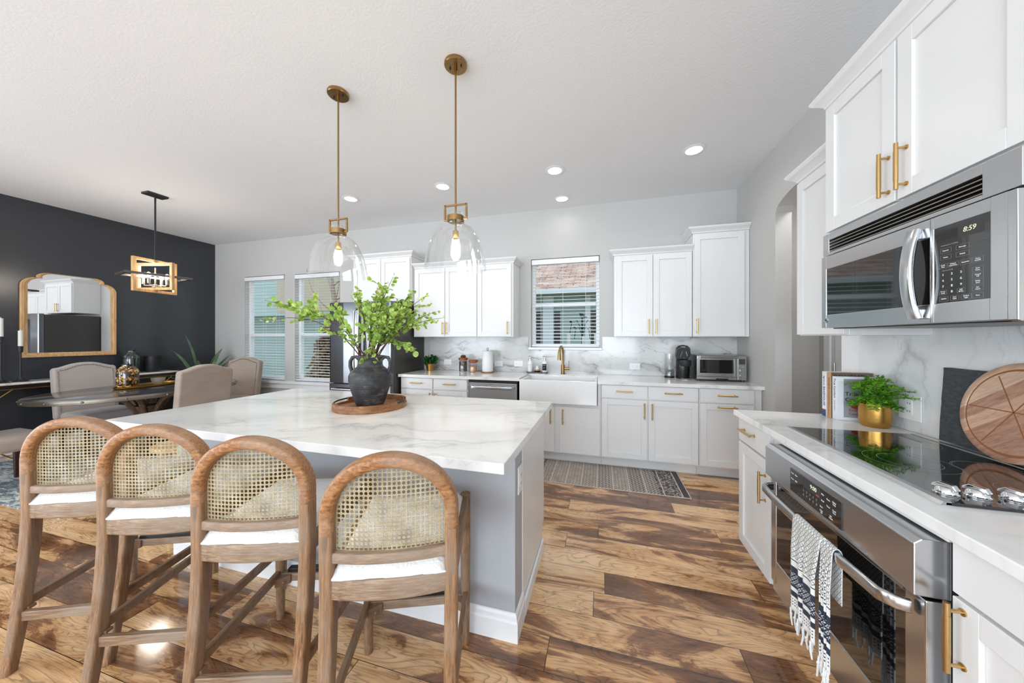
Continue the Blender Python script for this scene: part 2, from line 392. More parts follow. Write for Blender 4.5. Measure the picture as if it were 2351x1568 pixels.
def mk_siding():
    b = NB('lap_siding'); v = b.coord(); x, y, z = b.sep(v)
    f = b.math('FRACT', b.math('MULTIPLY', z, 8.0))
    c = b.mix(b.math('LESS_THAN', f, 0.08), rgb(172, 192, 188), rgb(120, 138, 136))
    return b.fin(c, 0.6, 0, b.bump(f, 0.6, 0.02))
M['siding'] = mk_siding()
def mk_shingle():
    b = NB('brown_shingles'); v = b.coord()
    br = b.t.nodes.new('ShaderNodeTexBrick')
    b.t.links.new(v, br.inputs['Vector'])
    br.inputs['Color1'].default_value = rgb(206, 176, 160); br.inputs['Color2'].default_value = rgb(160, 122, 104)
    br.inputs['Mortar'].default_value = rgb(84, 62, 54); br.inputs['Scale'].default_value = 1.0
    br.inputs['Mortar Size'].default_value = 0.012; br.inputs['Brick Width'].default_value = 0.36
    br.inputs['Row Height'].default_value = 0.145; br.inputs['Mortar Smooth'].default_value = 0.1
    n = b.noise(v, 2.2, 5, 0.7)
    c = b.mix(b.ramp(n, [(0.4, (0,) * 3), (0.65, (0.6,) * 3)]), br.outputs[0], rgb(226, 206, 192))
    return b.fin(c, 0.9)
M['shingle'] = mk_shingle()
M['soffit'] = plain('beige_soffit', rgb(186, 174, 150), 0.7)
M['gutter'] = plain('white_gutter', rgb(222, 232, 236), 0.4)
M['lawn'] = plain('lawn', rgb(112, 124, 84), 0.95, var=0.2, bump=0.5, bscale=20)
M['beans'] = None
def mk_grain(name, a, b_, c_, s_):
    b = NB(name); v = b.coord()
    n = b.n('ShaderNodeTexVoronoi', {'Vector': v, 'Scale': s_}, 1)
    x = b.sep(n)[0]
    return b.fin(b.ramp(x, [(0.0, a), (0.5, b_), (1.0, c_)]), 0.5)
M['beans'] = mk_grain('dark_beans', rgb(24, 16, 14), rgb(54, 34, 28), rgb(110, 90, 84), 150)
M['oats'] = mk_grain('golden_grain', rgb(140, 86, 44), rgb(190, 130, 74), rgb(222, 178, 120), 170)
M['metal_table'] = plain('zinc_table_top', rgb(132, 136, 142), 0.13, 0.85, var=0.1)
M['metal_rim'] = plain('zinc_table_rim', rgb(140, 132, 122), 0.35, 0.8, var=0.1)
M['cov_tan'] = plain('tan_cover', rgb(198, 158, 104), 0.5)
M['cov_white'] = plain('white_cover', rgb(232, 234, 238), 0.35)
M['cov_blue'] = plain('navy_print', rgb(40, 66, 120), 0.4)
M['cov_brown'] = plain('brown_cover', rgb(104, 88, 82), 0.4)
M['cov_grey'] = plain('grey_cover_photo', rgb(170, 172, 182), 0.4, var=0.25)
M['cov_red'] = plain('red_print', rgb(170, 62, 40), 0.4)

M['cut_glass'] = plain('cut_glass', rgb(214, 208, 196), 0.15, var=0.2, trans=0.5)

# ------------------------------------------------------------------ mesh helpers
def nb(): return bmesh.new()
def box(bm, x0, y0, z0, x1, y1, z1):
    vs = [bm.verts.new(p) for p in ((x0, y0, z0), (x1, y0, z0), (x1, y1, z0), (x0, y1, z0), (x0, y0, z1), (x1, y0, z1), (x1, y1, z1), (x0, y1, z1))]
    for f in ((3, 2, 1, 0), (4, 5, 6, 7), (0, 1, 5, 4), (1, 2, 6, 5), (2, 3, 7, 6), (3, 0, 4, 7)):
        bm.faces.new([vs[i] for i in f])
    return vs
def lathe(bm, prof, c=(0, 0, 0), n=32, cap=True, sx=1, sy=1):
    rings = []
    for r, z in prof:
        if r < 1e-6: rings.append([bm.verts.new((c[0], c[1], c[2] + z))])
        else: rings.append([bm.verts.new((c[0] + sx * r * math.cos(2 * PI * i / n), c[1] + sy * r * math.sin(2 * PI * i / n), c[2] + z)) for i in range(n)])
    for a, b in zip(rings, rings[1:]):
        for i in range(n):
            j = (i + 1) % n
            if len(a) == 1 and len(b) == 1: continue
            if len(a) == 1: bm.faces.new((a[0], b[i], b[j]))
            elif len(b) == 1: bm.faces.new((a[j], a[i], b[0]))
            else: bm.faces.new((a[i], a[j], b[j], b[i]))
    if cap:
        if len(rings[0]) > 1: bm.faces.new(rings[0][::-1])
        if len(rings[-1]) > 1: bm.faces.new(rings[-1])
def cyl(bm, p0, p1, r, n=16, r1=None):
    p0, p1 = Vector(p0), Vector(p1); tube(bm, [p0, p1], [r, r if r1 is None else r1], n)
def frames(pts):
    out = []; up = None
    for i, p in enumerate(pts):
        t = (pts[min(i + 1, len(pts) - 1)] - pts[max(i - 1, 0)]).normalized()
        if up is None: up = Vector((0, 0, 1)) if abs(t.z) < 0.9 else Vector((1, 0, 0))
        b = t.cross(up).normalized(); up = b.cross(t).normalized()
        out.append((t, b, up))
    return out
def tube(bm, pts, r, n=10):
    pts = [Vector(p) for p in pts]
    rs = r if isinstance(r, (list, tuple)) else [r] * len(pts)
    rings = []
    for p, (t, b, u), rr in zip(pts, frames(pts), rs):
        rings.append([bm.verts.new(p + b * rr * math.cos(2 * PI * i / n) + u * rr * math.sin(2 * PI * i / n)) for i in range(n)])
    for a, c in zip(rings, rings[1:]):
        for i in range(n):
            j = (i + 1) % n; bm.faces.new((a[i], a[j], c[j], c[i]))
    bm.faces.new(rings[0][::-1]); bm.faces.new(rings[-1])
def sweep(bm, pts, prof, N, closed=False):
    """prof (a,b): a across (T x N), b along N"""
    pts = [Vector(p) for p in pts]; rings = []
    m = len(pts)
    for i, p in enumerate(pts):
        if closed: t = (pts[(i + 1) % m] - pts[i - 1]).normalized()
        else: t = (pts[min(i + 1, m - 1)] - pts[max(i - 1, 0)]).normalized()
        nn = Vector(N[i] if isinstance(N, list) else N)
        b = t.cross(nn).normalized(); n2 = b.cross(t).normalized()
        pr = prof[i] if isinstance(prof[0], list) else prof
        rings.append([bm.verts.new(p + b * a + n2 * c) for a, c in pr])
    k = len(rings[0]); rr = list(zip(rings, rings[1:]))
    if closed: rr.append((rings[-1], rings[0]))
    for a, c in rr:
        for i in range(k):
            j = (i + 1) % k; bm.faces.new((a[i], a[j], c[j], c[i]))
    if not closed:
        bm.faces.new(rings[0][::-1]); bm.faces.new(rings[-1])
def rrect(w, h, r=0.008, n=3):
    out = []
    for cx, cy, a0 in ((w / 2 - r, h / 2 - r, 0), (-w / 2 + r, h / 2 - r, 90), (-w / 2 + r, -h / 2 + r, 180), (w / 2 - r, -h / 2 + r, 270)):
        for k in range(n + 1):
            a = math.radians(a0 + 90 * k / n); out.append((cx + r * math.cos(a), cy + r * math.sin(a)))
    return out
def prism(bm, poly, axis, a, b):
    """extrude a 2-D polygon along an axis between a and b"""
    def P(u, v, w): return {'X': (w, u, v), 'Y': (u, w, v), 'Z': (u, v, w)}[axis]
    A = [bm.verts.new(P(u, v, a)) for u, v in poly]; B = [bm.verts.new(P(u, v, b)) for u, v in poly]
    n = len(poly)
    bm.faces.new(A[::-1]); bm.faces.new(B)
    for i in range(n): j = (i + 1) % n; bm.faces.new((A[i], A[j], B[j], B[i]))
def sphere(bm, c, r, n=16, m=10, sz=1.0):
    lathe(bm, [(r * math.sin(PI * k / m), -r * sz * math.cos(PI * k / m)) for k in range(m + 1)], c, n, False)

def obj(name, bm, mat, parent=None, bev=0, smooth=False, seg=2, sub=0, loc=None):
    bmesh.ops.remove_doubles(bm, verts=bm.verts, dist=1e-6) if False else None
    bmesh.ops.recalc_face_normals(bm, faces=bm.faces)
    me = bpy.data.meshes.new(name); bm.to_mesh(me); bm.free()
    me.materials.append(mat if not isinstance(mat, str) else M[mat])
    if smooth:
        for p in me.polygons: p.use_smooth = True
    o = bpy.data.objects.new(name, me); C.objects.link(o)
    if parent: o.parent = parent
    if loc: o.location = loc
    if bev:
        md = o.modifiers.new('bevel', 'BEVEL'); md.width = bev; md.segments = seg; md.limit_method = 'ANGLE'; md.angle_limit = math.radians(40)
    if sub:
        md = o.modifiers.new('sub', 'SUBSURF'); md.levels = sub; md.render_levels = sub
    if smooth and not sub:
        try:
            me.set_sharp_from_angle(angle=math.radians(38))
        except Exception: pass
    return o
def tag(o, label, cat, group=None, kind=None):
    if label: o['label'] = label
    if cat: o['category'] = cat
    if group: o['group'] = group
    if kind: o['kind'] = kind
    return o
def thing(name, label, cat, loc=(0, 0, 0), rz=0, group=None):
    o = bpy.data.objects.new(name, None); C.objects.link(o)
    o.empty_display_size = 0.1
    o.location = loc; o.rotation_euler = (0, 0, rz)
    return tag(o, label, cat, group)
def struct(name, bm, mat, label=None, **k):
    o = obj(name, bm, mat, **k); o['kind'] = 'structure'
    if label: o['label'] = label; 
    return o
def dup(root, loc, rz, label=None, group=None):
    r = root.copy(); C.objects.link(r); r.location = loc; r.rotation_euler = (0, 0, rz)
    if label: r['label'] = label
    if group: r['group'] = group
    for ch in list(root.children):
        c = ch.copy(); C.objects.link(c); c.parent = r
        for g in list(ch.children):
            d = g.copy(); C.objects.link(d); d.parent = c
    return r
def text(name, body, size, mat, parent, loc, rot, align='LEFT', ext=0.0004, sx=1.0, font_shear=0):
    cu = bpy.data.curves.new(name, 'FONT'); cu.body = body; cu.size = size; cu.extrude = ext
    cu.align_x = align; cu.align_y = 'CENTER'; cu.shear = font_shear; cu.resolution_u = 3
    tmp = bpy.data.objects.new(name + '_tmp', cu); C.objects.link(tmp)
    bpy.context.view_layer.update()
    me = bpy.data.meshes.new_from_object(tmp)
    bpy.data.objects.remove(tmp); bpy.data.curves.remove(cu)
    me.materials.clear(); me.materials.append(M[mat]); me.name = name
    o = bpy.data.objects.new(name, me); C.objects.link(o)
    o.parent = parent; o.location = loc; o.rotation_euler = rot; o.scale = (sx, 1, 1)
    return o

# ------------------------------------------------------------------ the room shell
D, R, L, H, F = 4.148, 1.4474, -6.66, 3.024, -4.5
def wall_grid(bm, axis, c0, c1, u0, u1, z0, z1, holes):
    us = sorted({u0, u1, *[h[0] for h in holes], *[h[1] for h in holes]})
    zs = sorted({z0, z1, *[h[2] for h in holes], *[h[3] for h in holes]})
    for a, b in zip(us, us[1:]):
        run = None
        for p, q in list(zip(zs, zs[1:])) + [(None, None)]:
            solid = p is not None and not any(h[0] <= (a + b) / 2 <= h[1] and h[2] <= (p + q) / 2 <= h[3] for h in holes)
            if solid: run = (run[0], q) if run else (p, q)
            elif run:
                if axis == 'Y': box(bm, a, c0, run[0], b, c1, run[1])
                else: box(bm, c0, a, run[0], c1, b, run[1])
                run = None
KW = (-0.897, -0.027, 1.244, 2.39)          # kitchen window opening
DW1 = (-5.946, -5.053, 0.66, 2.415)
DW2 = (-4.841, -3.943, 0.66, 2.405)
bm = nb(); box(bm, L - 0.2, F - 0.2, -0.12, 3.2, D + 0.16, 0); struct('floor', bm, 'floor')
bm = nb(); box(bm, L - 0.2, F - 0.2, H, 3.2, D + 0.16, H + 0.12); struct('ceiling', bm, 'ceiling')
bm = nb(); wall_grid(bm, 'Y', D, D + 0.14, L - 0.15, 3.2, 0, H, [KW, DW1, DW2]); struct('wall_back', bm, 'wall')
PD = (-3.0, -0.6, 0.02, 2.3)
bm = nb(); wall_grid(bm, 'X', L - 0.14, L, F - 0.15, D, 0, H, [PD]); struct('wall_left', bm, 'wall_dark')
RW1, RW2 = (-3.3, 1.3, 0.6, 2.6), (-6.2, -3.9, 0.6, 2.6)  # unseen rear window openings, added and widened for the fill lamps
bm = nb(); wall_grid(bm, 'Y', F - 0.14, F, L, 3.2, 0, H, [RW1, RW2]); struct('wall_front', bm, 'wall')
# right wall with the arched passage
AY0, AY1, AZS, AZT = 2.50, 3.316, 2.445, 2.56
bm = nb()
wall_grid(bm, 'X', R, R + 0.12, F, D, 0, H, [(AY0, AY1, 0, AZT)])
arc = [(AY0 + (AY1 - AY0) * k / 24, AZS + (AZT - AZS) * math.sqrt(max(0, 1 - (2 * k / 24 - 1) ** 2)) * 0.98) for k in range(25)]
for (a, za), (b_, zb) in zip(arc, arc[1:]):
    prism(bm, [(a, za), (b_, zb), (b_, AZT), (a, AZT)], 'X', R, R + 0.12)
struct('wall_right', bm, 'wall')
# passage beyond the arch
bm = nb(); box(bm, 2.2, 1.2, 0, 2.32, 3.40, H); box(bm, 2.2, 3.95, 0, 2.32, D, H); box(bm, 2.2, 3.40, 2.1, 2.32, 3.95, H); box(bm, R + 0.12, 1.2, 0, 2.2, 1.32, H)
struct('wall_passage', bm, 'wall')
bm = nb()
for y0, y1 in ((3.95, 4.04), (3.32, 3.40)): box(bm, 2.18, y0, 0, 2.2, y1, 2.17)
box(bm, 2.18, 3.32, 2.1, 2.2, 4.04, 2.19); struct('trim_1', bm, 'trim', bev=0.004)
bm = nb(); box(bm, 2.22, 3.41, 0.01, 2.26, 3.94, 2.09)
dr = struct('door_1', bm, 'trim', bev=0.003)
bm = nb(); cyl(bm, (2.212, 3.935, 1.02), (2.212, 3.935, 1.12), 0.008); obj('hinge', bm, 'steel_light', dr)
# short grey wall strip beside the cabinets, its bright lighting put into white paint
bm = nb(); box(bm, R - 0.006, 2.345, 0, R + 0.121, 2.502, AZS); struct('lit_wall_strip', bm, 'trim', bev=0.002)
# sill ledge under the dining windows
bm = nb(); box(bm, -6.02, D - 0.05, 0.615, -3.5, D + 0.10, 0.655); box(bm, -6.0, D - 0.02, 0.53, -3.5, D, 0.615); struct('trim_3', bm, 'trim', bev=0.005)
bm = nb(); box(bm, L, D - 0.016, 0, -3.45, D, 0.13); struct('baseboard_back', bm, 'trim', bev=0.005)
bm = nb(); box(bm, L, -0.5, 0, L + 0.016, D - 0.02, 0.13); struct('baseboard_left', bm, 'trim', bev=0.005)
bm = nb(); box(bm, R - 0.016, 3.33, 0, R, 3.48, 0.13); struct('baseboard_right', bm, 'trim', bev=0.005)

def window(n, x0, x1, z0, z1, y, fw=0.045, rail=None, inward=1, mid=True):
    """double-hung vinyl sash set back in the wall"""
    bm = nb(); ya, yb = y, y + 0.06
    box(bm, x0, ya, z0, x0 + fw, yb, z1); box(bm, x1 - fw, ya, z0, x1, yb, z1)
    box(bm, x0 + fw, ya, z0, x1 - fw, yb, z0 + fw); box(bm, x0 + fw, ya, z1 - fw, x1 - fw, yb, z1)
    zm = (z0 + z1) / 2 if rail is None else rail
    if mid: box(bm, x0 + fw, ya - 0.012, zm - 0.022, x1 - fw, yb, zm + 0.022)
    w = struct('window_%d' % n, bm, 'trim', bev=0.004)
    bm = nb(); box(bm, x0 + fw, y + 0.03, z0 + fw, x1 - fw, y + 0.034, z1 - fw); obj('pane', bm, 'pane', w)
    return w
window(1, *DW1, D + 0.07, rail=1.42); window(2, *DW2, D + 0.07, rail=1.42); window(3, *KW, D + 0.07, rail=1.80)
w4 = window(4, *RW1, F - 0.10, mid=False); window(5, *RW2, F - 0.10, mid=False)  # unseen sashes added in the invented rear openings
bm = nb()
for a, b_ in ((PD[0], PD[0] + 0.07), (-1.84, -1.76), (PD[1] - 0.07, PD[1])): box(bm, L - 0.1, a, PD[2], L - 0.05, b_, PD[3])
box(bm, L - 0.1, PD[0], PD[2], L - 0.05, PD[1], PD[2] + 0.09); box(bm, L - 0.1, PD[0], PD[3] - 0.08, L - 0.05, PD[1], PD[3])
d2 = struct('door_2', bm, 'trim', bev=0.004)
bm = nb(); box(bm, L - 0.08, PD[0] + 0.07, 0.11, L - 0.076, PD[1] - 0.07, PD[3] - 0.08); obj('pane', bm, 'pane', d2)
# inner sill and casing of the kitchen window
bm = nb(); box(bm, KW[0] - 0.03, D - 0.03, KW[2] - 0.032, KW[1] + 0.03, D + 0.07, KW[2] - 0.002); struct('trim_4', bm, 'trim', bev=0.004)

def blind(x0, x1, z0, z1, label, pitch, tilt, zlow=None):
    y = D + 0.022
    t = thing('window_blind', label, 'blind', ((x0 + x1) / 2, y, z1))
    w = (x1 - x0) / 2 - 0.012; hgt = z1 - z0
    bm = nb(); box(bm, -w, -0.035, -0.075, w, 0.02, -0.012); obj('headrail', bm, 'blind', t, bev=0.003)
    bm = nb(); z = -0.10; c, s = math.cos(tilt), math.sin(tilt)
    while z > -hgt + 0.05:
        h = 0.021
        vs = [bm.verts.new(p) for p in ((-w, -h * c, z - h * s), (w, -h * c, z - h * s), (w, h * c, z + h * s), (-w, h * c, z + h * s),
              (-w, -h * c, z - h * s + 0.0026), (w, -h * c, z - h * s + 0.0026), (w, h * c, z + h * s + 0.0026), (-w, h * c, z + h * s + 0.0026))]
        for f in ((3, 2, 1, 0), (4, 5, 6, 7), (0, 1, 5, 4), (1, 2, 6, 5), (2, 3, 7, 6), (3, 0, 4, 7)): bm.faces.new([vs[i] for i in f])
        z -= pitch
    obj('slats', bm, 'blind', t)
    bm = nb(); box(bm, -w, -0.022, -hgt + 0.012, w, 0.022, -hgt + 0.03); obj('bottom_rail', bm, 'blind', t, bev=0.003)
    bm = nb()
    for fx in (-0.72, -0.05, 0.62):
        for yy in (-0.023, 0.023): cyl(bm, (w * fx, yy, -0.05), (w * fx, yy, -hgt + 0.03), 0.0011, 6)
    obj('cord', bm, 'blind', t)
    return t
blind(*DW1, 'white slatted blind in the left dining window, nearest the charcoal wall', 0.044, 0.10)
blind(*DW2, 'white slatted blind in the dining window next to the refrigerator', 0.044, 0.10)
blind(*KW, 'white slatted blind in the small window above the farmhouse sink', 0.0435, 0.19)

# ------------------------------------------------------------------ outside: lawn, the neighbouring house, shrub, tree
bm = nb(); box(bm, -30, D + 0.2, -0.5, 14, 26, -0.35); o = struct('ground', bm, 'lawn')
nh = thing('neighbour_house', 'pale green sided house with brown shingle roof seen through the windows', 'house', (0, 9.0, -0.35))
bm = nb(); box(bm, -17, 0.62, 0, 5, 5.5, 2.96); obj('siding_wall', bm, 'siding', nh)
bm = nb(); box(bm, -17.3, 0.0, 2.93, 5.3, 0.66, 2.98); obj('soffit', bm, 'soffit', nh)
bm = nb(); prism(bm, [(-0.12, 2.94), (-0.12, 3.07), (0.0, 3.07), (0.0, 2.94)], 'X', -17.3, 5.3); obj('gutter', bm, 'gutter', nh)
sl = math.atan2(6, 12)
bm = nb(); box(bm, -11.3, 0, 0, 11.3, 6.2, 0.08)
rf = obj('shingle_roof', bm, 'shingle', nh); rf.location = (-6, -0.03, 2.99); rf.rotation_euler = (sl, 0, 0)
bm = nb(); box(bm, -17.4, -0.16, 2.50, -8.4, -0.125, 5.6); obj('upper_wall', bm, 'siding', nh)
bm = nb(); box(bm, -11.1, -0.20, 2.62, -8.4, -0.161, 5.6); obj('upper_panel', bm, 'soffit', nh)
for x0, x1 in ((-1.70, -1.38), (-0.46, -0.32)):
    bm = nb(); box(bm, x0, 0.54, 0, x1, 0.62, 2.93); obj('corner_board', bm, 'gutter', nh)
for x0, x1 in ((-1.36, -1.20), (-0.30, -0.08), (-1.96, -1.76)):
    bm = nb(); box(bm, x0, 0.58, 0.4, x1, 0.62, 2.5); obj('window_pane', bm, 'fridge_side', nh)

def leafblob(bm, rnd, c, rad, n, s, flat=1.0):
    for _ in range(n):
        d = Vector((rnd.gauss(0, 1), rnd.gauss(0, 1), rnd.gauss(0, 1))); d.normalize(); d *= rnd.random() ** 0.4
        p = Vector(c) + Vector((d.x * rad[0], d.y * rad[1], d.z * rad[2]))
        leaf(bm, p, Vector((rnd.uniform(-1, 1), rnd.uniform(-1, 1), rnd.uniform(-0.6, 0.8))), s * rnd.uniform(0.7, 1.3), rnd)
def leaf(bm, p, d, s, rnd, wide=0.42, fold=0.12):
    d = d.normalized(); u = Vector((rnd.uniform(-1, 1), rnd.uniform(-1, 1), rnd.uniform(-1, 1)))
    b = d.cross(u).normalized(); n = b.cross(d)
    pts = [(0, 0, 0), (0.28, wide * 0.85, fold), (0.62, wide, fold), (0.9, wide * 0.5, fold * 0.3), (1, 0, -0.05), (0.9, -wide * 0.5, fold * 0.3), (0.62, -wide, fold), (0.28, -wide * 0.85, fold)]
    vs = [bm.verts.new(p + (d * a + b * w + n * f) * s) for a, w, f in pts]
    m = bm.verts.new(p + d * s * 0.5)
    for i in range(8): bm.faces.new((vs[i], vs[(i + 1) % 8], m))
rnd = random.Random(3)
t = thing('shrub', 'brown-leafed upright shrub outside the dining window', 'shrub', (-7.75, 7.6, -0.35))
bm = nb()
for k in range(14): leafblob(bm, rnd, (rnd.uniform(-0.1, 0.1), rnd.uniform(-0.1, 0.1), 0.45 + k * 0.11), (0.55 - k * 0.032, 0.45 - k * 0.025, 0.16), 75, 0.11)
obj('foliage', bm, 'leaf_brown', t)
bm = nb(); tube(bm, [(0, 0, 0), (0.02, 0, 1.0), (0, 0.02, 1.9)], [0.04, 0.02, 0.008], 8); obj('stem', bm, 'bark', t)
t = thing('bare_tree', 'thin bare tree outside the dining window beside the fridge', 'tree', (-7.08, 7.3, -0.35))
bm = nb(); tube(bm, [(0.1, 0, 0), (0.05, 0, 1.2), (0.0, 0.05, 2.3), (-0.12, 0, 3.2), (-0.25, 0, 4.4)], [0.1, 0.09, 0.075, 0.05, 0.02], 10); obj('trunk', bm, 'bark_pale', t)
for k in range(16):
    z = rnd.uniform(2.0, 3.9); a = rnd.uniform(2.2, 4.1) if k % 3 else rnd.uniform(-1, 1); l = rnd.uniform(0.5, 1.2)
    x = -0.02 - (z - 2.3) * 0.11
    pts = [(x, 0, z), (x + math.cos(a) * l * 0.45, math.sin(a) * l * 0.3, z + l * 0.35), (x + math.cos(a) * l * 0.8, math.sin(a) * l * 0.5, z + l * 0.8), (x + math.cos(a) * l, math.sin(a) * l * 0.5, z + l * 1.2)]
    bm = nb(); tube(bm, pts, [0.022, 0.014, 0.008, 0.003], 6); obj('branch', bm, 'bark_pale', t)
# black candle tree on a stand outside the kitchen window
t = thing('candle_stand', 'black metal tree candle stand with bird and pale candles outside sink window', 'candle stand', (-0.29, 5.0, -0.35))
bm = nb(); lathe(bm, [(0.16, 0), (0.16, 0.02), (0.02, 0.05)], n=20); cyl(bm, (0, 0, 0.04), (0, 0, 2.02), 0.012, 8)
obj('stem', bm, 'black_matte', t)
for sx in (-1, 1):
    for k, (rr, zz) in enumerate(((0.16, 1.95), (0.10, 1.86))):
        bm = nb(); tube(bm, [(0, 0, zz - 0.12), (sx * rr * 0.5, 0, zz + 0.03), (sx * rr, 0, zz - 0.02), (sx * rr * 1.15, 0, zz - 0.16)], 0.006, 6)
        leaf(bm, Vector((sx * rr * 0.9, 0, zz)), Vector((sx, 0, 0.4)), 0.05, rnd); obj('branch', bm, 'black_matte', t)
bm = nb(); sphere(bm, (-0.01, 0, 2.06), 0.03, 10, 8); tube(bm, [(-0.05, 0, 2.1), (0, 0, 2.06), (0.07, 0, 2.02)], [0.004, 0.025, 0.004], 8); obj('bird', bm, 'black_matte', t)
for x, z in ((-0.20, 1.62), (0.02, 1.58), (0.20, 1.62)):
    bm = nb(); cyl(bm, (x, 0, z), (x, 0, z + 0.16), 0.025, 12); obj('candle', bm, 'candle', t)
bm = nb(); box(bm, -0.24, -0.03, 1.56, 0.24, 0.03, 1.58); box(bm, -0.225, -0.028, 1.58, -0.175, 0.028, 1.62); box(bm, 0.175, -0.028, 1.58, 0.225, 0.028, 1.62)
obj('candle_shelf', bm, 'black_matte', t)

# ------------------------------------------------------------------ cabinets
def pull(parent, x, z, length, vertical=True, y=-0.02, big=1.0, name='handle'):
    """knurled brass bar pull standing off the face at y"""
    bm = nb(); h = length / 2; r = 0.0062 * big; so = 0.030
    def P(a, yy): return (x, yy, z + a) if vertical else (x + a, yy, z)
    cyl(bm, P(-h, y - so), P(-h * 0.62, y - so), r, 14); cyl(bm, P(h * 0.62, y - so), P(h, y - so), r, 14)
    cyl(bm, P(-h * 0.64, y - so), P(h * 0.64, y - so), r * 1.12, 14)
    for a in (-h * 0.78, h * 0.78):
        cyl(bm, P(a, y + 0.0), P(a, y - so), 0.0042 * big, 10); cyl(bm, P(a, y + 0.0), P(a, y - 0.003), 0.0085 * big, 14)
    return obj(name, bm, 'brass', parent, smooth=True)
def shaker(parent, x0, x1, z0, z1, y=0.0, th=0.02, rail=0.058, name='door', flat=False, mat='white'):
    bm = nb()
    if flat: box(bm, x0, y - th, z0, x1, y - 0.0005, z1)
    else:
        box(bm, x0, y - th, z0, x0 + rail, y - 0.0005, z1); box(bm, x1 - rail, y - th, z0, x1, y - 0.0005, z1)
        box(bm, x0 + rail, y - th, z0, x1 - rail, y - 0.0005, z0 + rail); box(bm, x0 + rail, y - th, z1 - rail, x1 - rail, y - 0.0005, z1)
        box(bm, x0 + rail, y - th + 0.010, z0 + rail, x1 - rail, y - 0.0005, z1 - rail)
    return obj(name, bm, mat, parent, bev=0.0018)
def crown(parent, x0, x1, dep, z, left=True, right=True, hgt=0.062, outp=0.055):
    bm = nb()
    prof = [(0.004, 0), (0.012, 0.004), (0.014, 0.014), (0.030, 0.030), (0.046, 0.042), (0.052, 0.050), (outp, 0.054), (outp, hgt)]
    rows = []
    for o_, h in prof:
        l, r = (o_ if left else 0), (o_ if right else 0)
        rows.append([bm.verts.new(p) for p in ((x0 - l, dep, z + h), (x0 - l, -o_, z + h), (x1 + r, -o_, z + h), (x1 + r, dep, z + h))])
    for a, b_ in zip(rows, rows[1:]):
        for i in range(3): bm.faces.new((a[i], a[i + 1], b_[i + 1], b_[i]))
        bm.faces.new((a[3], a[0], b_[0], b_[3]))
    bm.faces.new(rows[0][::-1]); bm.faces.new(rows[-1])
    return obj('crown_moulding', bm, 'white', parent)
RZR = -PI / 2     # things on the right wall face -X
def upper(label, loc, rz, w, dep, z0, z1, doors, group=None, crown_lr=(True, True), hlen=0.165, rside=0.0):
    """doors: (x0, x1, handle_x or None)"""
    t = thing('upper_cabinet', label, 'cabinet', loc, rz, group)
    bm = nb(); box(bm, 0, 0, z0, w, dep - 0.002, z1); obj('body', bm, 'white', t, bev=0.0015)
    for x0, x1, hx in doors:
        d = shaker(t, x0, x1, z0 + 0.006, z1 - 0.012)
        if hx is not None: pull(d, hx, z0 + 0.03 + hlen / 2, hlen)
    crown(t, 0, w, dep - 0.002, z1, *crown_lr)
    return t
YU = 3.82
upper('white double-door upper cabinet over the refrigerator', (-3.36, 3.785, 0), 0, 0.918, D - 3.785, 1.855, 2.452,
      [(0.012, 0.452, 0.425), (0.460, 0.905, 0.487)], hlen=0.165)
upper('white three-door upper cabinet between the refrigerator and sink window', (-2.437, YU + 0.02, 0), 0, 1.385, D - YU - 0.02, 1.378, 2.290,
      [(0.025, 0.462, 0.438), (0.470, 0.910, 0.494), (0.918, 1.362, 1.315)], crown_lr=(False, True))
upper('white two-door upper cabinet right of the sink window, lower than its neighbour', (0.132, YU + 0.02, 0), 0, 0.795, D - YU - 0.02, 1.378, 2.290,
      [(0.024, 0.400, 0.362), (0.408, 0.786, 0.435)], crown_lr=(True, False))
upper('tall single-door white upper cabinet in the corner above the toaster oven', (0.930, YU + 0.005, 0), 0, 0.515, D - YU - 0.005, 1.378, 2.468,
      [(0.008, 0.468, 0.034)], crown_lr=(True, False))
upper('narrow white upper cabinet beside the arch, left of the microwave', (1.135, 2.314, 0), RZR, 0.398, R - 1.135, 1.378, 2.285,
      [(0.008, 0.392, None)], crown_lr=(True, False))
ua = upper('large white two-door cabinet above the microwave', (1.055, 1.913, 0), RZR, 0.800, R - 1.055, 1.862, 2.470,
      [(0.010, 0.392, 0.366), (0.402, 0.790, 0.440)], crown_lr=(True, True), hlen=0.165)
upper('white upper cabinet right of the microwave at the edge of the frame', (1.135, 1.108, 0), RZR, 0.80, R - 1.135, 1.378, 2.285,
      [(0.008, 0.395, 0.03), (0.403, 0.79, 0.44)], crown_lr=(False, True))

def base(label, loc, rz, w, dep, fronts, group=None, toe=True, z1=0.880, x_in=(0, 0)):
    """fronts: ('drawer'|'door'|'flat', x0, x1, z0, z1, handle)  handle: None or (x, z, len, vertical)"""
    t = thing('base_cabinet', label, 'cabinet', loc, rz, group)
    bm = nb(); box(bm, 0, 0, 0.105, w, dep - 0.002, z1); box(bm, 0.0, 0.072, 0.0, w, dep - 0.002, 0.105); obj('body', bm, 'white', t, bev=0.0015)
    for kind, x0, x1, a, b_, h in fronts:
        d = shaker(t, x0, x1, a, b_, flat=kind != 'door', name='drawer' if kind == 'drawer' else 'door')
        if h: pull(d, *h)
    return t
YB = 3.553
dB = D - YB
base('white base cabinet next to the refrigerator with two drawers over two doors', (-2.440, YB, 0), 0, 0.915, dB, [
    ('drawer', 0.016, 0.452, 0.742, 0.868, (0.235, 0.812, 0.165, False)), ('drawer', 0.465, 0.905, 0.742, 0.868, (0.685, 0.812, 0.165, False)),
    ('door', 0.016, 0.452, 0.120, 0.730, (0.425, 0.62, 0.165)), ('door', 0.465, 0.905, 0.120, 0.730, (0.494, 0.62, 0.165))])
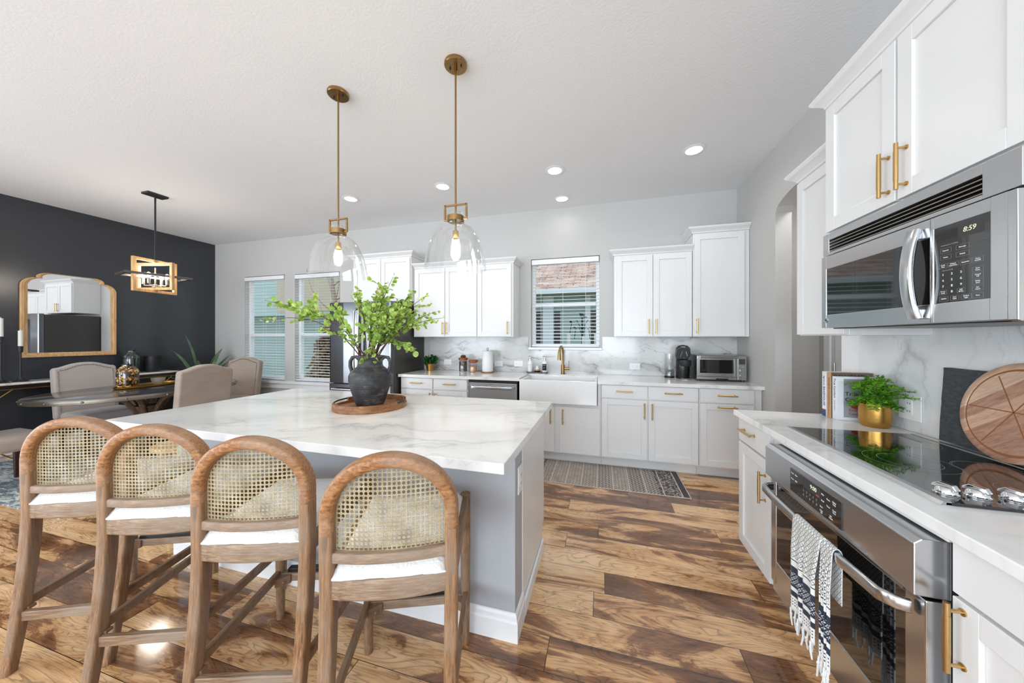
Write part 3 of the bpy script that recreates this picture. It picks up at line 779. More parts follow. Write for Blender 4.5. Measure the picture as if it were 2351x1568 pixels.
base('white sink base cabinet with two plain doors under the farmhouse sink', (-0.915, YB, 0), 0, 0.905, dB, [
    ('flat', 0.030, 0.411, 0.120, 0.618, (0.372, 0.512, 0.165)), ('flat', 0.470, 0.893, 0.120, 0.618, (0.505, 0.512, 0.165))], z1=0.645)
bm = nb(); box(bm, -0.044, YB, 0.645, -0.012, D - 0.002, 0.880); 
o = obj('filler_strip', bm, 'white'); tag(o, 'white filler strip right of the farmhouse sink apron', 'cabinet trim')
base('white double base cabinet right of the sink with two drawers and two doors', (-0.009, YB, 0), 0, 0.921, dB, [
    ('drawer', 0.006, 0.452, 0.740, 0.872, (0.229, 0.812, 0.165, False)), ('drawer', 0.464, 0.915, 0.740, 0.872, (0.690, 0.812, 0.165, False)),
    ('door', 0.006, 0.452, 0.120, 0.728, (0.424, 0.62, 0.165)), ('door', 0.464, 0.915, 0.120, 0.728, (0.497, 0.62, 0.165))])
base('white corner base cabinet below the toaster oven with horizontal pull on its door', (0.914, YB, 0), 0, 0.530, dB, [
    ('drawer', 0.008, 0.462, 0.740, 0.872, (0.235, 0.812, 0.17, False)), ('door', 0.008, 0.462, 0.120, 0.728, (0.235, 0.700, 0.17, False))])
XB = 0.838
dR = R - XB
base('white base cabinet at the far end of the cooktop run, one drawer over one door', (XB, 2.318, 0), RZR, 0.395, dR, [
    ('drawer', 0.006, 0.389, 0.742, 0.872, (0.155, 0.818, 0.165, False)), ('door', 0.006, 0.389, 0.120, 0.730, (0.345, 0.585, 0.165))])
base('white base cabinet nearest the camera, right of the wall oven', (XB, 1.052, 0), RZR, 0.85, dR, [
    ('drawer', 0.010, 0.840, 0.752, 0.878, (0.425, 0.822, 0.30, False)), ('door', 0.010, 0.420, 0.120, 0.742, (0.035, 0.655, 0.165)), ('door', 0.430, 0.840, 0.120, 0.742, (0.815, 0.655, 0.165))])
# oven housing cabinet
t = thing('base_cabinet', 'white cabinet housing around the built-in oven', 'cabinet', (XB, 1.921, 0), RZR)
bm = nb(); box(bm, 0.002, 0, 0.105, 0.050, dR - 0.002, 0.880); box(bm, 0.002, 0.072, 0.0, 0.050, dR - 0.002, 0.105); box(bm, 0.842, 0.02, 0.105, 0.867, dR - 0.002, 0.880); box(bm, 0.050, 0, 0.862, 0.842, dR - 0.002, 0.880)
box(bm, 0.002, -0.018, 0.862, 0.867, 0, 0.880); box(bm, 0.05, 0.0, 0.105, 0.842, dR - 0.002, 0.150); box(bm, 0.05, 0.072, 0, 0.867, dR - 0.002, 0.105); obj('body', bm, 'white', t, bev=0.0015)

# ------------------------------------------------------------------ countertops and backsplash
bm = nb()
box(bm, -2.447, D - 0.648, 0.882, -0.889, D - 0.001, 0.915); box(bm, -0.889, D - 0.155, 0.882, -0.046, D - 0.001, 0.915); box(bm, -0.046, D - 0.648, 0.882, R - 0.001, D - 0.001, 0.915)
tag(obj('countertop', bm, 'marble_counter'), 'white veined countertop along the window wall around the sink', 'countertop')
bm = nb(); box(bm, R - 0.650, -1.2, 0.882, R - 0.001, 2.341, 0.915)
tag(obj('countertop', bm, 'marble_island', bev=0.003), 'white veined countertop carrying the black cooktop', 'countertop')
bm = nb(); y0, y1 = D - 0.012, D - 0.001
box(bm, -2.36, y0, 0.916, KW[0] - 0.032, y1, 1.378); box(bm, KW[0] - 0.032, y0, 0.916, KW[1] + 0.032, y1, KW[2] - 0.034); box(bm, KW[1] + 0.032, y0, 0.916, R - 0.001, y1, 1.378)
tag(obj('backsplash', bm, 'marble_splash'), 'grey-veined marble backsplash slab behind the sink and toaster oven', 'backsplash')
bm = nb(); box(bm, R - 0.012, -1.2, 0.916, R - 0.001, 2.342, 1.50)
tag(obj('backsplash', bm, 'marble_splash_side'), 'white marble backsplash slab behind the cooktop', 'backsplash')

# ------------------------------------------------------------------ island
IX0, IX1, IY0, IY1 = -2.635, -0.337, 1.104, 2.270
BX1 = -0.378
t = thing('kitchen_island', 'grey and white panelled kitchen island under the marble slab', 'island', (0, 0, 0))
bm = nb(); box(bm, -2.59, 1.410, 0, BX1, 1.540, 0.8745); obj('knee_wall', bm, 'island_grey', t)
bm = nb(); box(bm, -2.585, 1.541, 0.105, BX1 - 0.022, 2.12, 0.8745); box(bm, -2.585, 1.541, 0, BX1 - 0.022, 2.05, 0.105); obj('body', bm, 'white', t)
bm = nb(); prism(bm, [(1.541, 0), (2.06, 0), (2.06, 0.13), (2.135, 0.16), (2.135, 0.8745), (1.541, 0.8745)], 'X', BX1 - 0.02, BX1 + 0.004); obj('end_panel', bm, 'white', t, bev=0.002)
def baseprof(): return [(0, 0), (0.015, 0), (0.015, 0.085), (0.011, 0.095), (0.009, 0.112), (0.004, 0.122), (0, 0.125)]
bm = nb()
rows = []
for o_, h in baseprof()[1:]:
    rows.append([bm.verts.new(p) for p in ((-2.59 - o_, 1.539, h), (-2.59 - o_, 1.409 - o_, h), (BX1 + 0.001 + o_, 1.409 - o_, h), (BX1 + 0.001 + o_, 1.545, h))])
inner = [[bm.verts.new(p) for p in ((-2.59, 1.539, h), (-2.59, 1.409, h), (BX1 + 0.001, 1.409, h), (BX1 + 0.001, 1.545, h))] for h in (0.001, 0.125)]
seq = [inner[0]] + rows + [inner[1]]
for a, b_ in zip(seq, seq[1:]):
    for i in range(3): bm.faces.new((a[i], a[i + 1], b_[i + 1], b_[i]))
obj('baseboard', bm, 'trim', t)
bm = nb(); prism(bm, [(1.546, 0.0), (2.062, 0.0), (2.062, 0.078), (1.546, 0.078)], 'X', BX1 + 0.005, BX1 + 0.018); obj('baseboard', bm, 'trim', t, bev=0.003)
for k in range(4):
    x0 = -2.56 + k * 0.54
    bm = nb(); box(bm, x0 + 0.01, 2.121, 0.12, x0 + 0.53, 2.141, 0.865); obj('door', bm, 'white', t, bev=0.002)
bm = nb(); box(bm, IX0, IY0, 0.8755, IX1, IY1, 0.915)
tag(obj('countertop', bm, 'marble_island', bev=0.003), 'large white marble slab on the kitchen island', 'countertop')

def outlet(label, loc, rz, wid, hei, group=None, kind='duplex', horiz=True, vert3=False):
    t = thing('wall_outlet', label, 'outlet', loc, rz, group)
    bm = nb(); box(bm, -wid / 2, -0.006, -hei / 2, wid / 2, 0, hei / 2); obj('plate', bm, 'outlet', t, bev=0.002)
    bm = nb()
    if horiz: box(bm, -0.034, -0.008, -0.017, 0.034, -0.006, 0.017)
    else: box(bm, -0.017, -0.008, -0.034, 0.017, -0.006, 0.034)
    obj('receptacle', bm, 'outlet', t, bev=0.001)
    bm = nb()
    for s in (-1, 1):
        for q in (-0.006, 0.006):
            if horiz: box(bm, s * 0.019 - 0.004, -0.0088, q - 0.001, s * 0.019 + 0.004, -0.008, q + 0.001)
            else: box(bm, q - 0.001, -0.0088, s * 0.019 - 0.004, q + 0.001, -0.008, s * 0.019 + 0.004)
    obj('slot', bm, 'slot', t)
    return t
yo = D - 0.0125
outlet('white outlet in the backsplash between small plant and jars', (-2.085, yo, 1.030), 0, 0.118, 0.072)
outlet('white outlet partly behind the paper towel roll', (-1.335, yo, 1.022), 0, 0.118, 0.072)
outlet('white outlet between the paper towels and soap bottles', (-1.06, yo, 1.026), 0, 0.118, 0.074)
outlet('white outlet left of the coffee maker', (0.378, yo, 1.024), 0, 0.118, 0.074)
outlet('white outlet behind the fern on the cooktop wall', (R - 0.0125, 2.02, 1.03), RZR, 0.12, 0.12, horiz=False)
outlet('vertical white outlet on the grey end of the island', (BX1 + 0.001, 1.485, 0.70), PI / 2, 0.072, 0.125, horiz=False)

# ------------------------------------------------------------------ refrigerator
t = thing('refrigerator', 'black stainless french-door refrigerator beside the dining windows', 'refrigerator', (-3.375, 3.37, 0))
bm = nb(); box(bm, 0.0, 0.075, 0.03, 0.915, 0.76, 1.80); obj('body', bm, 'fridge_side', t, bev=0.004)
for x0, x1, hx in ((0.002, 0.454, 0.425), (0.461, 0.913, 0.490)):
    bm = nb(); prism(bm, [(x0, 0.070), (x0, 0.012), (x0 + 0.02, 0.004), ((x0 + x1) / 2, -0.004), (x1 - 0.02, 0.004), (x1, 0.012), (x1, 0.070)], 'Z', 0.795, 1.815)
    d = obj('door', bm, 'black_steel', t, bev=0.003)
    bm = nb(); tube(bm, [(hx, 0.002, 0.90), (hx, -0.045, 0.93), (hx, -0.055, 1.1), (hx, -0.055, 1.55), (hx, -0.045, 1.70), (hx, 0.002, 1.73)], [0.011, 0.013, 0.013, 0.013, 0.013, 0.011], 12); obj('handle', bm, 'steel_light', d, smooth=True)
for z0, z1 in ((0.44, 0.782), (0.06, 0.425)):
    bm = nb(); box(bm, 0.002, 0.004, z0, 0.913, 0.070, z1); d = obj('drawer', bm, 'black_steel', t, bev=0.004)
    bm = nb(); tube(bm, [(0.06, 0.005, z1 - 0.07), (0.08, -0.045, z1 - 0.06), (0.83, -0.045, z1 - 0.06), (0.855, 0.005, z1 - 0.07)], 0.012, 12); obj('handle', bm, 'steel_light', d, smooth=True)
bm = nb(); lathe(bm, [(0.014, 0), (0.014, 0.001)], n=20); lg = obj('logo', bm, 'steel_light', t, loc=(0.065, 0.004, 1.765)); lg.rotation_euler = (PI / 2, 0, 0)
text('lettering', 'LG', 0.03, 'steel_light', t, (0.085, 0.002, 1.765), (PI / 2, 0, 0))

# ------------------------------------------------------------------ dishwasher
t = thing('dishwasher', 'stainless steel dishwasher between the drawers and the sink', 'dishwasher', (-1.510, 3.555, 0))
bm = nb(); box(bm, 0, 0.0, 0.10, 0.588, 0.56, 0.868); obj('body', bm, 'black', t)
bm = nb(); box(bm, 0.004, -0.03, 0.12, 0.584, -0.001, 0.845); d = obj('door', bm, 'steel', t, bev=0.004)
bm = nb(); sweep(bm, [(0.03, -0.032, 0.795), (0.055, -0.062, 0.795), (0.12, -0.072, 0.795), (0.294, -0.076, 0.795), (0.468, -0.072, 0.795), (0.533, -0.062, 0.795), (0.558, -0.032, 0.795)], rrect(0.034, 0.016, 0.006), (0, -1, 0.0001)); obj('handle', bm, 'steel_light', d, smooth=True)
bm = nb(); box(bm, 0.004, -0.02, 0.848, 0.584, 0.0, 0.870); obj('control_strip', bm, 'black', t)
bm = nb(); box(bm, 0.27, -0.0308, 0.826, 0.29, -0.030, 0.831); obj('badge', bm, 'ink', t)

# ------------------------------------------------------------------ farmhouse sink, faucet
t = thing('farmhouse_sink', 'white apron-front farmhouse sink', 'sink', (-0.4675, D - 0.668, 0))
bm = nb(); w = 0.4175; dd = 0.505; zt, zb = 0.905, 0.655; k = 0.028
box(bm, -w, 0, zb, w, k, zt); box(bm, -w, dd - k, zb, w, dd, zt); box(bm, -w, k, zb, -w + k, dd - k, zt); box(bm, w - k, k, zb, w, dd - k, zt); box(bm, -w + k, k, zb, w - k, dd - k, zb + 0.03)
obj('basin', bm, 'porcelain', t, bev=0.006, seg=3)
bm = nb(); lathe(bm, [(0.045, 0), (0.045, 0.004), (0.02, 0.005)], (0, 0.25, zb + 0.0305), 24); obj('drain', bm, 'chrome', t, smooth=True)
t = thing('faucet', 'brass pull-down kitchen faucet behind the sink', 'faucet', (-0.470, 4.055, 0.9155))
bm = nb(); lathe(bm, [(0.026, 0), (0.026, 0.006), (0.0235, 0.008), (0.0235, 0.115), (0.0, 0.115)], n=24); obj('base', bm, 'antique_brass', t, smooth=True)
bm = nb(); tube(bm, [(0, 0, 0.11), (0, 0, 0.26)] + [(-0.012 * (1 - math.cos(a)), -0.075 * (1 - math.cos(a)), 0.26 + 0.085 * math.sin(a)) for a in [PI * k / 10 for k in range(1, 10)]] , 0.0135, 14); obj('spout', bm, 'antique_brass', t, smooth=True)
bm = nb(); tube(bm, [(-0.024, -0.147, 0.295), (-0.025, -0.152, 0.265), (-0.026, -0.155, 0.18)], [0.016, 0.018, 0.021], 16); obj('spray_head', bm, 'antique_brass', t, smooth=True)
bm = nb(); cyl(bm, (0.02, 0, 0.068), (0.082, 0, 0.068), 0.017, 16); obj('valve', bm, 'antique_brass', t, smooth=True)
bm = nb(); cyl(bm, (0.070, 0, 0.08), (0.074, -0.004, 0.165), 0.0055, 10); obj('lever', bm, 'silver_frame', t, smooth=True)

# ------------------------------------------------------------------ microwave
t = thing('microwave', 'stainless over-the-range microwave reading 8:59', 'microwave', (1.025, 1.510, 1.408), RZR)
hw = 0.381
bm = nb(); box(bm, -hw + 0.004, 0.03, 0.0, hw - 0.004, R - 1.025 - 0.014, 0.442); obj('body', bm, 'black', t, bev=0.003)
bm = nb()
# top grille fascia with a louvre opening
box(bm, -hw, -0.006, 0.342, -hw + 0.04, 0.03, 0.442); box(bm, hw - 0.09, -0.006, 0.342, hw, 0.03, 0.442)
box(bm, -hw + 0.04, -0.006, 0.342, hw - 0.09, 0.03, 0.356); box(bm, -hw + 0.04, -0.006, 0.412, hw - 0.09, 0.03, 0.442)
obj('grille_fascia', bm, 'steel', t, bev=0.002)
bm = nb()
for k in range(4):
    z = 0.360 + k * 0.0135; prism(bm, [(0.0, z), (0.022, z + 0.006), (0.022, z + 0.009), (0.0, z + 0.003)], 'X', -hw + 0.04, hw - 0.09)
obj('louvre', bm, 'silver_frame', t)
bm = nb(); box(bm, -hw + 0.04, 0.024, 0.356, hw - 0.09, 0.029, 0.412); obj('grille_back', bm, 'black', t)
DX = 0.150    # seam between door and control panel
wx0, wx1, wz0, wz1 = -hw + 0.032, DX - 0.035, 0.065, 0.278
bm = nb()
def door_ring(bm, x0, x1, z0, z1, a0, a1, c0, c1, ya, yb):
    box(bm, x0, ya, z0, a0, yb, z1); box(bm, a1, ya, z0, x1, yb, z1); box(bm, a0, ya, z0, a1, yb, c0); box(bm, a0, ya, c1, a1, yb, z1)
door_ring(bm, -hw, DX - 0.001, 0.004, 0.338, wx0, wx1 + 0.04, wz0, wz1, -0.012, 0.029)
d = obj('door', bm, 'steel', t, bev=0.0025)
bm = nb(); box(bm, wx0 - 0.002, -0.009, wz0 - 0.002, wx1 + 0.042, 0.004, wz1 + 0.002); obj('door_glass', bm, 'black_glass', d)
bm = nb(); pts = [(DX - 0.038, -0.022 - 0.021 * math.sin(PI * k / 16) ** 0.8 , 0.022 + 0.292 * k / 16) for k in range(17)]
sweep(bm, pts, rrect(0.040, 0.018, 0.007), (0, -1, 0.001)); obj('handle', bm, 'steel_light', d, smooth=True)
for z in (0.036, 0.298):
    bm = nb(); box(bm, DX - 0.050, -0.024, z - 0.016, DX - 0.026, -0.011, z + 0.016); obj('handle_mount', bm, 'chrome', d, bev=0.003)
px0, px1, pz0, pz1 = DX + 0.012, 0.318, 0.065, 0.300
bm = nb(); door_ring(bm, DX + 0.001, hw - 0.022, 0.004, 0.338, px0, px1, pz0, pz1, -0.012, 0.029)
cp = obj('control_panel', bm, 'steel', t, bev=0.002)
bm = nb(); prism(bm, [(-0.006, 0.0), (-0.014, 0.003), (-0.015, 0.336), (0.03, 0.336), (0.03, 0.0)][::-1], 'X', hw - 0.021, hw); obj('edge_trim', bm, 'steel_light', t, bev=0.002)
bm = nb(); box(bm, px0 - 0.001, -0.010, pz0 - 0.001, px1 + 0.001, 0.004, pz1 + 0.001); pg = obj('panel_glass', bm, 'black_glass', cp)
RT = (PI / 2, 0, 0)
yl = -0.0104
text('clock_display', '8:59', 0.020, 'lcd', cp, (px0 + 0.085, yl, 0.272), RT, sx=1.0, font_shear=0.2)
bm = nb(); box(bm, px0 + 0.072, -0.0102, 0.252, px0 + 0.14, -0.0100, 0.292); obj('display_window', bm, 'slot', cp)
def key(s, x, z, w=0.024, h=0.014, size=0.0052, fr=True):
    if fr:
        bm = nb(); e = 0.0004
        for a in ((x - w / 2, z - h / 2, x + w / 2, z - h / 2 + e), (x - w / 2, z + h / 2 - e, x + w / 2, z + h / 2), (x - w / 2, z - h / 2, x - w / 2 + e, z + h / 2), (x + w / 2 - e, z - h / 2, x + w / 2, z + h / 2)):
            box(bm, a[0], -0.0103, a[1], a[2], -0.0100, a[3])
        obj('key_outline', bm, 'grey_ink', cp)
    text('lettering', s, size, 'white_ink', cp, (x, yl, z), RT, 'CENTER')
kx = px0 + 0.032
for s, dx, z, w in (('Popcorn', 0.004, 0.225, 0.032), ('Potato', 0.004, 0.204, 0.032), ('Beverage', 0.052, 0.225, 0.036), ('Reheat', 0.052, 0.204, 0.036),
                    ('Cook\nTime', -0.004, 0.178, 0.024), ('Defrost\nAuto/Time', 0.026, 0.178, 0.030), ('Reminder', 0.060, 0.178, 0.030), ('Timer\nOn/Off', 0.092, 0.178, 0.028),
                    ('Start\nPause', 0.092, 0.151, 0.028), ('Cancel\nOff', 0.092, 0.133, 0.028), ('Delay\nStart', 0.092, 0.115, 0.028), ('Set\nClock', 0.092, 0.097, 0.028),
                    ('Power\nLevel', -0.004, 0.097, 0.022), ('Add\n30 Sec', 0.048, 0.097, 0.022), ('AM/PM', -0.002, 0.077, 0.026), ('Turn\nTable', 0.030, 0.077, 0.024), ('Surface\nLight', 0.062, 0.077, 0.028), ('Vent', 0.092, 0.077, 0.028)):
    key(s, kx + dx, z, w)
for i, s in enumerate(('1', '2', '3', '4', '5', '6', '7', '8', '9')):
    key(s, kx - 0.004 + 0.026 * (i % 3), 0.151 - 0.018 * (i // 3), 0.022, 0.014, 0.010, False)
key('0', kx + 0.022, 0.097, 0.022, 0.014, 0.010, False)
text('lettering', 'Convenience Cooking', 0.0055, 'grey_ink', cp, (kx - 0.010, yl, 0.241), RT)
text('lettering', 'Express Cook', 0.0055, 'grey_ink', cp, (kx - 0.006, yl, 0.164), RT)
bm = nb(); lathe(bm, [(0.012, 0), (0.012, 0.002), (0.010, 0.003), (0.0095, 0.002)], n=24); o = obj('badge', bm, 'chrome', d, loc=(-hw + 0.033, -0.012, 0.040)); o.rotation_euler = (PI / 2, 0, 0)
text('lettering', 'GE', 0.010, 'ink', d, (-hw + 0.033, -0.0155, 0.040), RT, 'CENTER')

# ------------------------------------------------------------------ built-in wall oven
t = thing('built_in_oven', 'built-in stainless oven under the cooktop reading 9:00', 'oven', (0.775, 1.4545, 0.15), RZR)
ow = 0.388
bm = nb(); box(bm, -ow + 0.012, 0.066, 0.005, ow - 0.012, 0.60, 0.700); obj('body', bm, 'black', t)
bm = nb(); prism(bm, [(0.062, 0.560), (-0.012, 0.560), (-0.012, 0.694), (0.004, 0.706), (0.062, 0.706)], 'X', -ow, ow)
cp = obj('control_panel', bm, 'steel', t, bev=0.003)
bm = nb(); box(bm, -0.165, -0.0150, 0.580, 0.135, -0.011, 0.672); obj('display_glass', bm, 'black_glass', cp)
yl = -0.0154
bm = nb(); box(bm, -0.075, -0.0152, 0.632, 0.03, -0.0150, 0.668); obj('display_window', bm, 'slot', cp)
text('clock_display', '9:00', 0.022, 'lcd', cp, (-0.030, yl, 0.652), RT)
text('indicator', 'oven', 0.008, 'lcd_red', cp, (0.005, yl, 0.637), RT)
for r_, row in enumerate(('12345', '67890')):
    for c_, ch in enumerate(row): text('lettering', ch, 0.012, 'grey_ink', cp, (-0.072 + c_ * 0.020, yl, 0.619 - r_ * 0.017), RT, 'CENTER')
for x, z, s in ((-0.148, 0.655, 'Proof'), (-0.148, 0.632, 'Warm'), (-0.122, 0.655, 'Clean'), (-0.122, 0.632, 'Light'), (0.042, 0.655, 'Bake'), (0.042, 0.632, 'Broil'), (0.072, 0.650, 'Roast'), (0.072, 0.626, 'Timer'),
                (0.102, 0.650, 'Delay\nTime'), (0.102, 0.622, 'Cook\nTime'), (0.035, 0.608, 'Start'), (0.035, 0.590, 'Clear\nOff'), (0.085, 0.596, 'Set\nClock')):
    text('lettering', s, 0.0075, 'white_ink', cp, (x, yl, z), RT, 'CENTER')
bm = nb(); door_ring(bm, -ow, ow, 0.055, 0.552, -ow + 0.045, ow - 0.060, 0.165, 0.530, 0.012, 0.062)
d = obj('door', bm, 'steel', t, bev=0.004)
bm = nb(); box(bm, -ow + 0.044, 0.015, 0.163, ow - 0.059, 0.05, 0.531); obj('door_glass', bm, 'black_glass', d)
bm = nb(); zh = 0.512
sweep(bm, [(-0.355, 0.004, zh), (-0.350, -0.020, zh), (-0.325, -0.042, zh), (-0.2, -0.050, zh), (0, -0.053, zh), (0.2, -0.050, zh), (0.325, -0.042, zh), (0.350, -0.020, zh), (0.355, 0.004, zh)], rrect(0.036, 0.017, 0.007), (0, -1, 0.0001))
obj('handle', bm, 'steel_light', d, smooth=True)
bm = nb(); box(bm, -ow, 0.02, 0.006, ow, 0.062, 0.050); obj('lower_trim', bm, 'steel', t, bev=0.003)

# towel folded over the oven handle
t = thing('dish_towel', 'black, navy and white patterned dish towel on the oven handle', 'towel', (0.775, 1.4545, 0.15), RZR)
def towel_mesh(x0, x1, ztop, drop_f, y_f, fold, seed, vlen):
    """cloth hanging in front of the bar, over it and a little behind; waves across"""
    bm = nb(); uvl = bm.loops.layers.uv.new('UVMap'); r_ = random.Random(seed)
    nx, path = 26, []
    rb = 0.013
    for k in range(30): path.append((-(rb + 0.002), -drop_f + drop_f * k / 30, k / 30 * drop_f))
    s = drop_f
    for k in range(9):
        a = PI * k / 8; path.append((-(rb + 0.002) * math.cos(a), (rb + 0.010) * math.sin(a), s + k * 0.007))
    for k in range(1, 12): path.append((rb + 0.002, -0.16 * k / 11, s + 0.06 + 0.16 * k / 11))
    grid = []
    for yo_, zo, vv in path:
        row = []
        for i in range(nx + 1):
            u = i / nx; hang = min(1, max(0, -zo / 0.10))
            wave = fold * hang * (math.sin(u * 11 + seed) * 0.6 + math.sin(u * 23 + seed * 2) * 0.25)
            squeeze = 1 - 0.16 * hang * (1 if yo_ < 0 else 0.5)
            xx = (x0 + x1) / 2 + (u - 0.5) * (x1 - x0) * squeeze
            dy = wave if yo_ < 0 else wave * 0.15
            dz = -0.02 * hang * u if yo_ < 0 else 0
            row.append((bm.verts.new((xx, y_f + yo_ - abs(dy) if yo_ < 0 else y_f + yo_, ztop + zo + dz)), (u * (x1 - x0) * 1.25, vv * vlen)))
        grid.append(row)
    for a, b_ in zip(grid, grid[1:]):
        for i in range(nx):
            q = (a[i], a[i + 1], b_[i + 1], b_[i]); f = bm.faces.new([v for v, _ in q])
            for lp, (_, uv) in zip(f.loops, q): lp[uvl].uv = uv
    return bm, [g[0].co.copy() for g in grid[0]]
ZH = 0.512
bm, hem1 = towel_mesh(-0.035, 0.125, ZH + 0.006, 0.335, -0.054, 0.016, 1.0, 1.0)
c1 = obj('cloth', bm, 'towel', t, smooth=True); md = c1.modifiers.new('thick', 'SOLIDIFY'); md.thickness = 0.003
bm, hem2 = towel_mesh(0.122, 0.178, ZH + 0.004, 0.370, -0.050, 0.012, 4.0, 0.9)
c2 = obj('cloth', bm, 'towel', t, smooth=True); md = c2.modifiers.new('thick', 'SOLIDIFY'); md.thickness = 0.003
rnd = random.Random(5)
for hem in (hem1, hem2):
    bm = nb()
    for i in range(0, len(hem), 3):
        p = hem[i]; l = rnd.uniform(0.045, 0.07); sx = rnd.uniform(-0.008, 0.008)
        pts = [p + Vector((0, 0, 0.004)), p + Vector((sx * 0.4, rnd.uniform(-0.004, 0.002), -l * 0.5)), p + Vector((sx, rnd.uniform(-0.005, 0.004), -l))]
        tube(bm, pts, [0.0030, 0.0036, 0.0026], 6)
        sphere(bm, pts[1] + Vector((0, 0, l * 0.2)), 0.0048, 8, 6)
    obj('fringe', bm, 'fringe', t, smooth=True)

# ------------------------------------------------------------------ cooktop
t = thing('cooktop', 'black glass electric cooktop set in the marble counter', 'cooktop', (0, 0, 0.9155))
CX0, CX1, CY0, CY1 = 0.890, 1.375, 1.150, 1.925
bm = nb(); box(bm, CX0, CY0, 0, CX1, CY1, 0.008); obj('glass_top', bm, 'black_glass', t, bev=0.001)
bm = nb(); prism(bm, [(CX0 - 0.012, 0.0), (CX0 + 0.012, 0.0), (CX0 + 0.012, 0.0095), (CX0 - 0.004, 0.0085)], 'Y', CY0, CY1); obj('front_trim', bm, 'steel_light', t)
bm = nb(); box(bm, CX1 - 0.008, CY0, 0.008, CX1 + 0.010, CY1, 0.0105); obj('rear_trim', bm, 'steel_light', t)
def ring(bm, c, r, w=0.0016, z=0.0082, n=64, a0=0, a1=2 * PI):
    vs = []
    for i in range(n + 1):
        a = a0 + (a1 - a0) * i / n
        vs.append((bm.verts.new((c[0] + (r - w) * math.cos(a), c[1] + (r - w) * math.sin(a), z)), bm.verts.new((c[0] + r * math.cos(a), c[1] + r * math.sin(a), z))))
    for (a, b_), (c_, d_) in zip(vs, vs[1:]): bm.faces.new((a, b_, d_, c_))
for c, rr in (((1.035, 1.735), (0.085,)), ((1.255, 1.755), (0.075,)), ((1.06, 1.50), (0.115, 0.078)), ((1.255, 1.46), (0.092, 0.088)), ((1.18, 1.29), (0.060,))):
    bm = nb()
    for r_ in rr: ring(bm, c, r_)
    obj('burner_ring', bm, 'ring_ink', t)
for x in (0.938, 1.004, 1.078, 1.152, 1.226):
    y = 1.212
    bm = nb(); lathe(bm, [(0.025, 0.0085), (0.025, 0.012), (0.022, 0.014), (0.020, 0.024), (0.016, 0.028), (0.0, 0.029)], (x, y, 0), 24)
    k = obj('knob', bm, 'chrome', t, smooth=True)
    bm = nb(); prism(bm, [(-0.024, 0.026), (-0.017, 0.038), (0.012, 0.040), (0.025, 0.030), (0.026, 0.022), (-0.022, 0.022)], 'X', -0.0085, 0.0085); o = obj('grip', bm, 'chrome', k, bev=0.003); o.location = (x, y, 0); o.rotation_euler = (0, 0, 0.45)

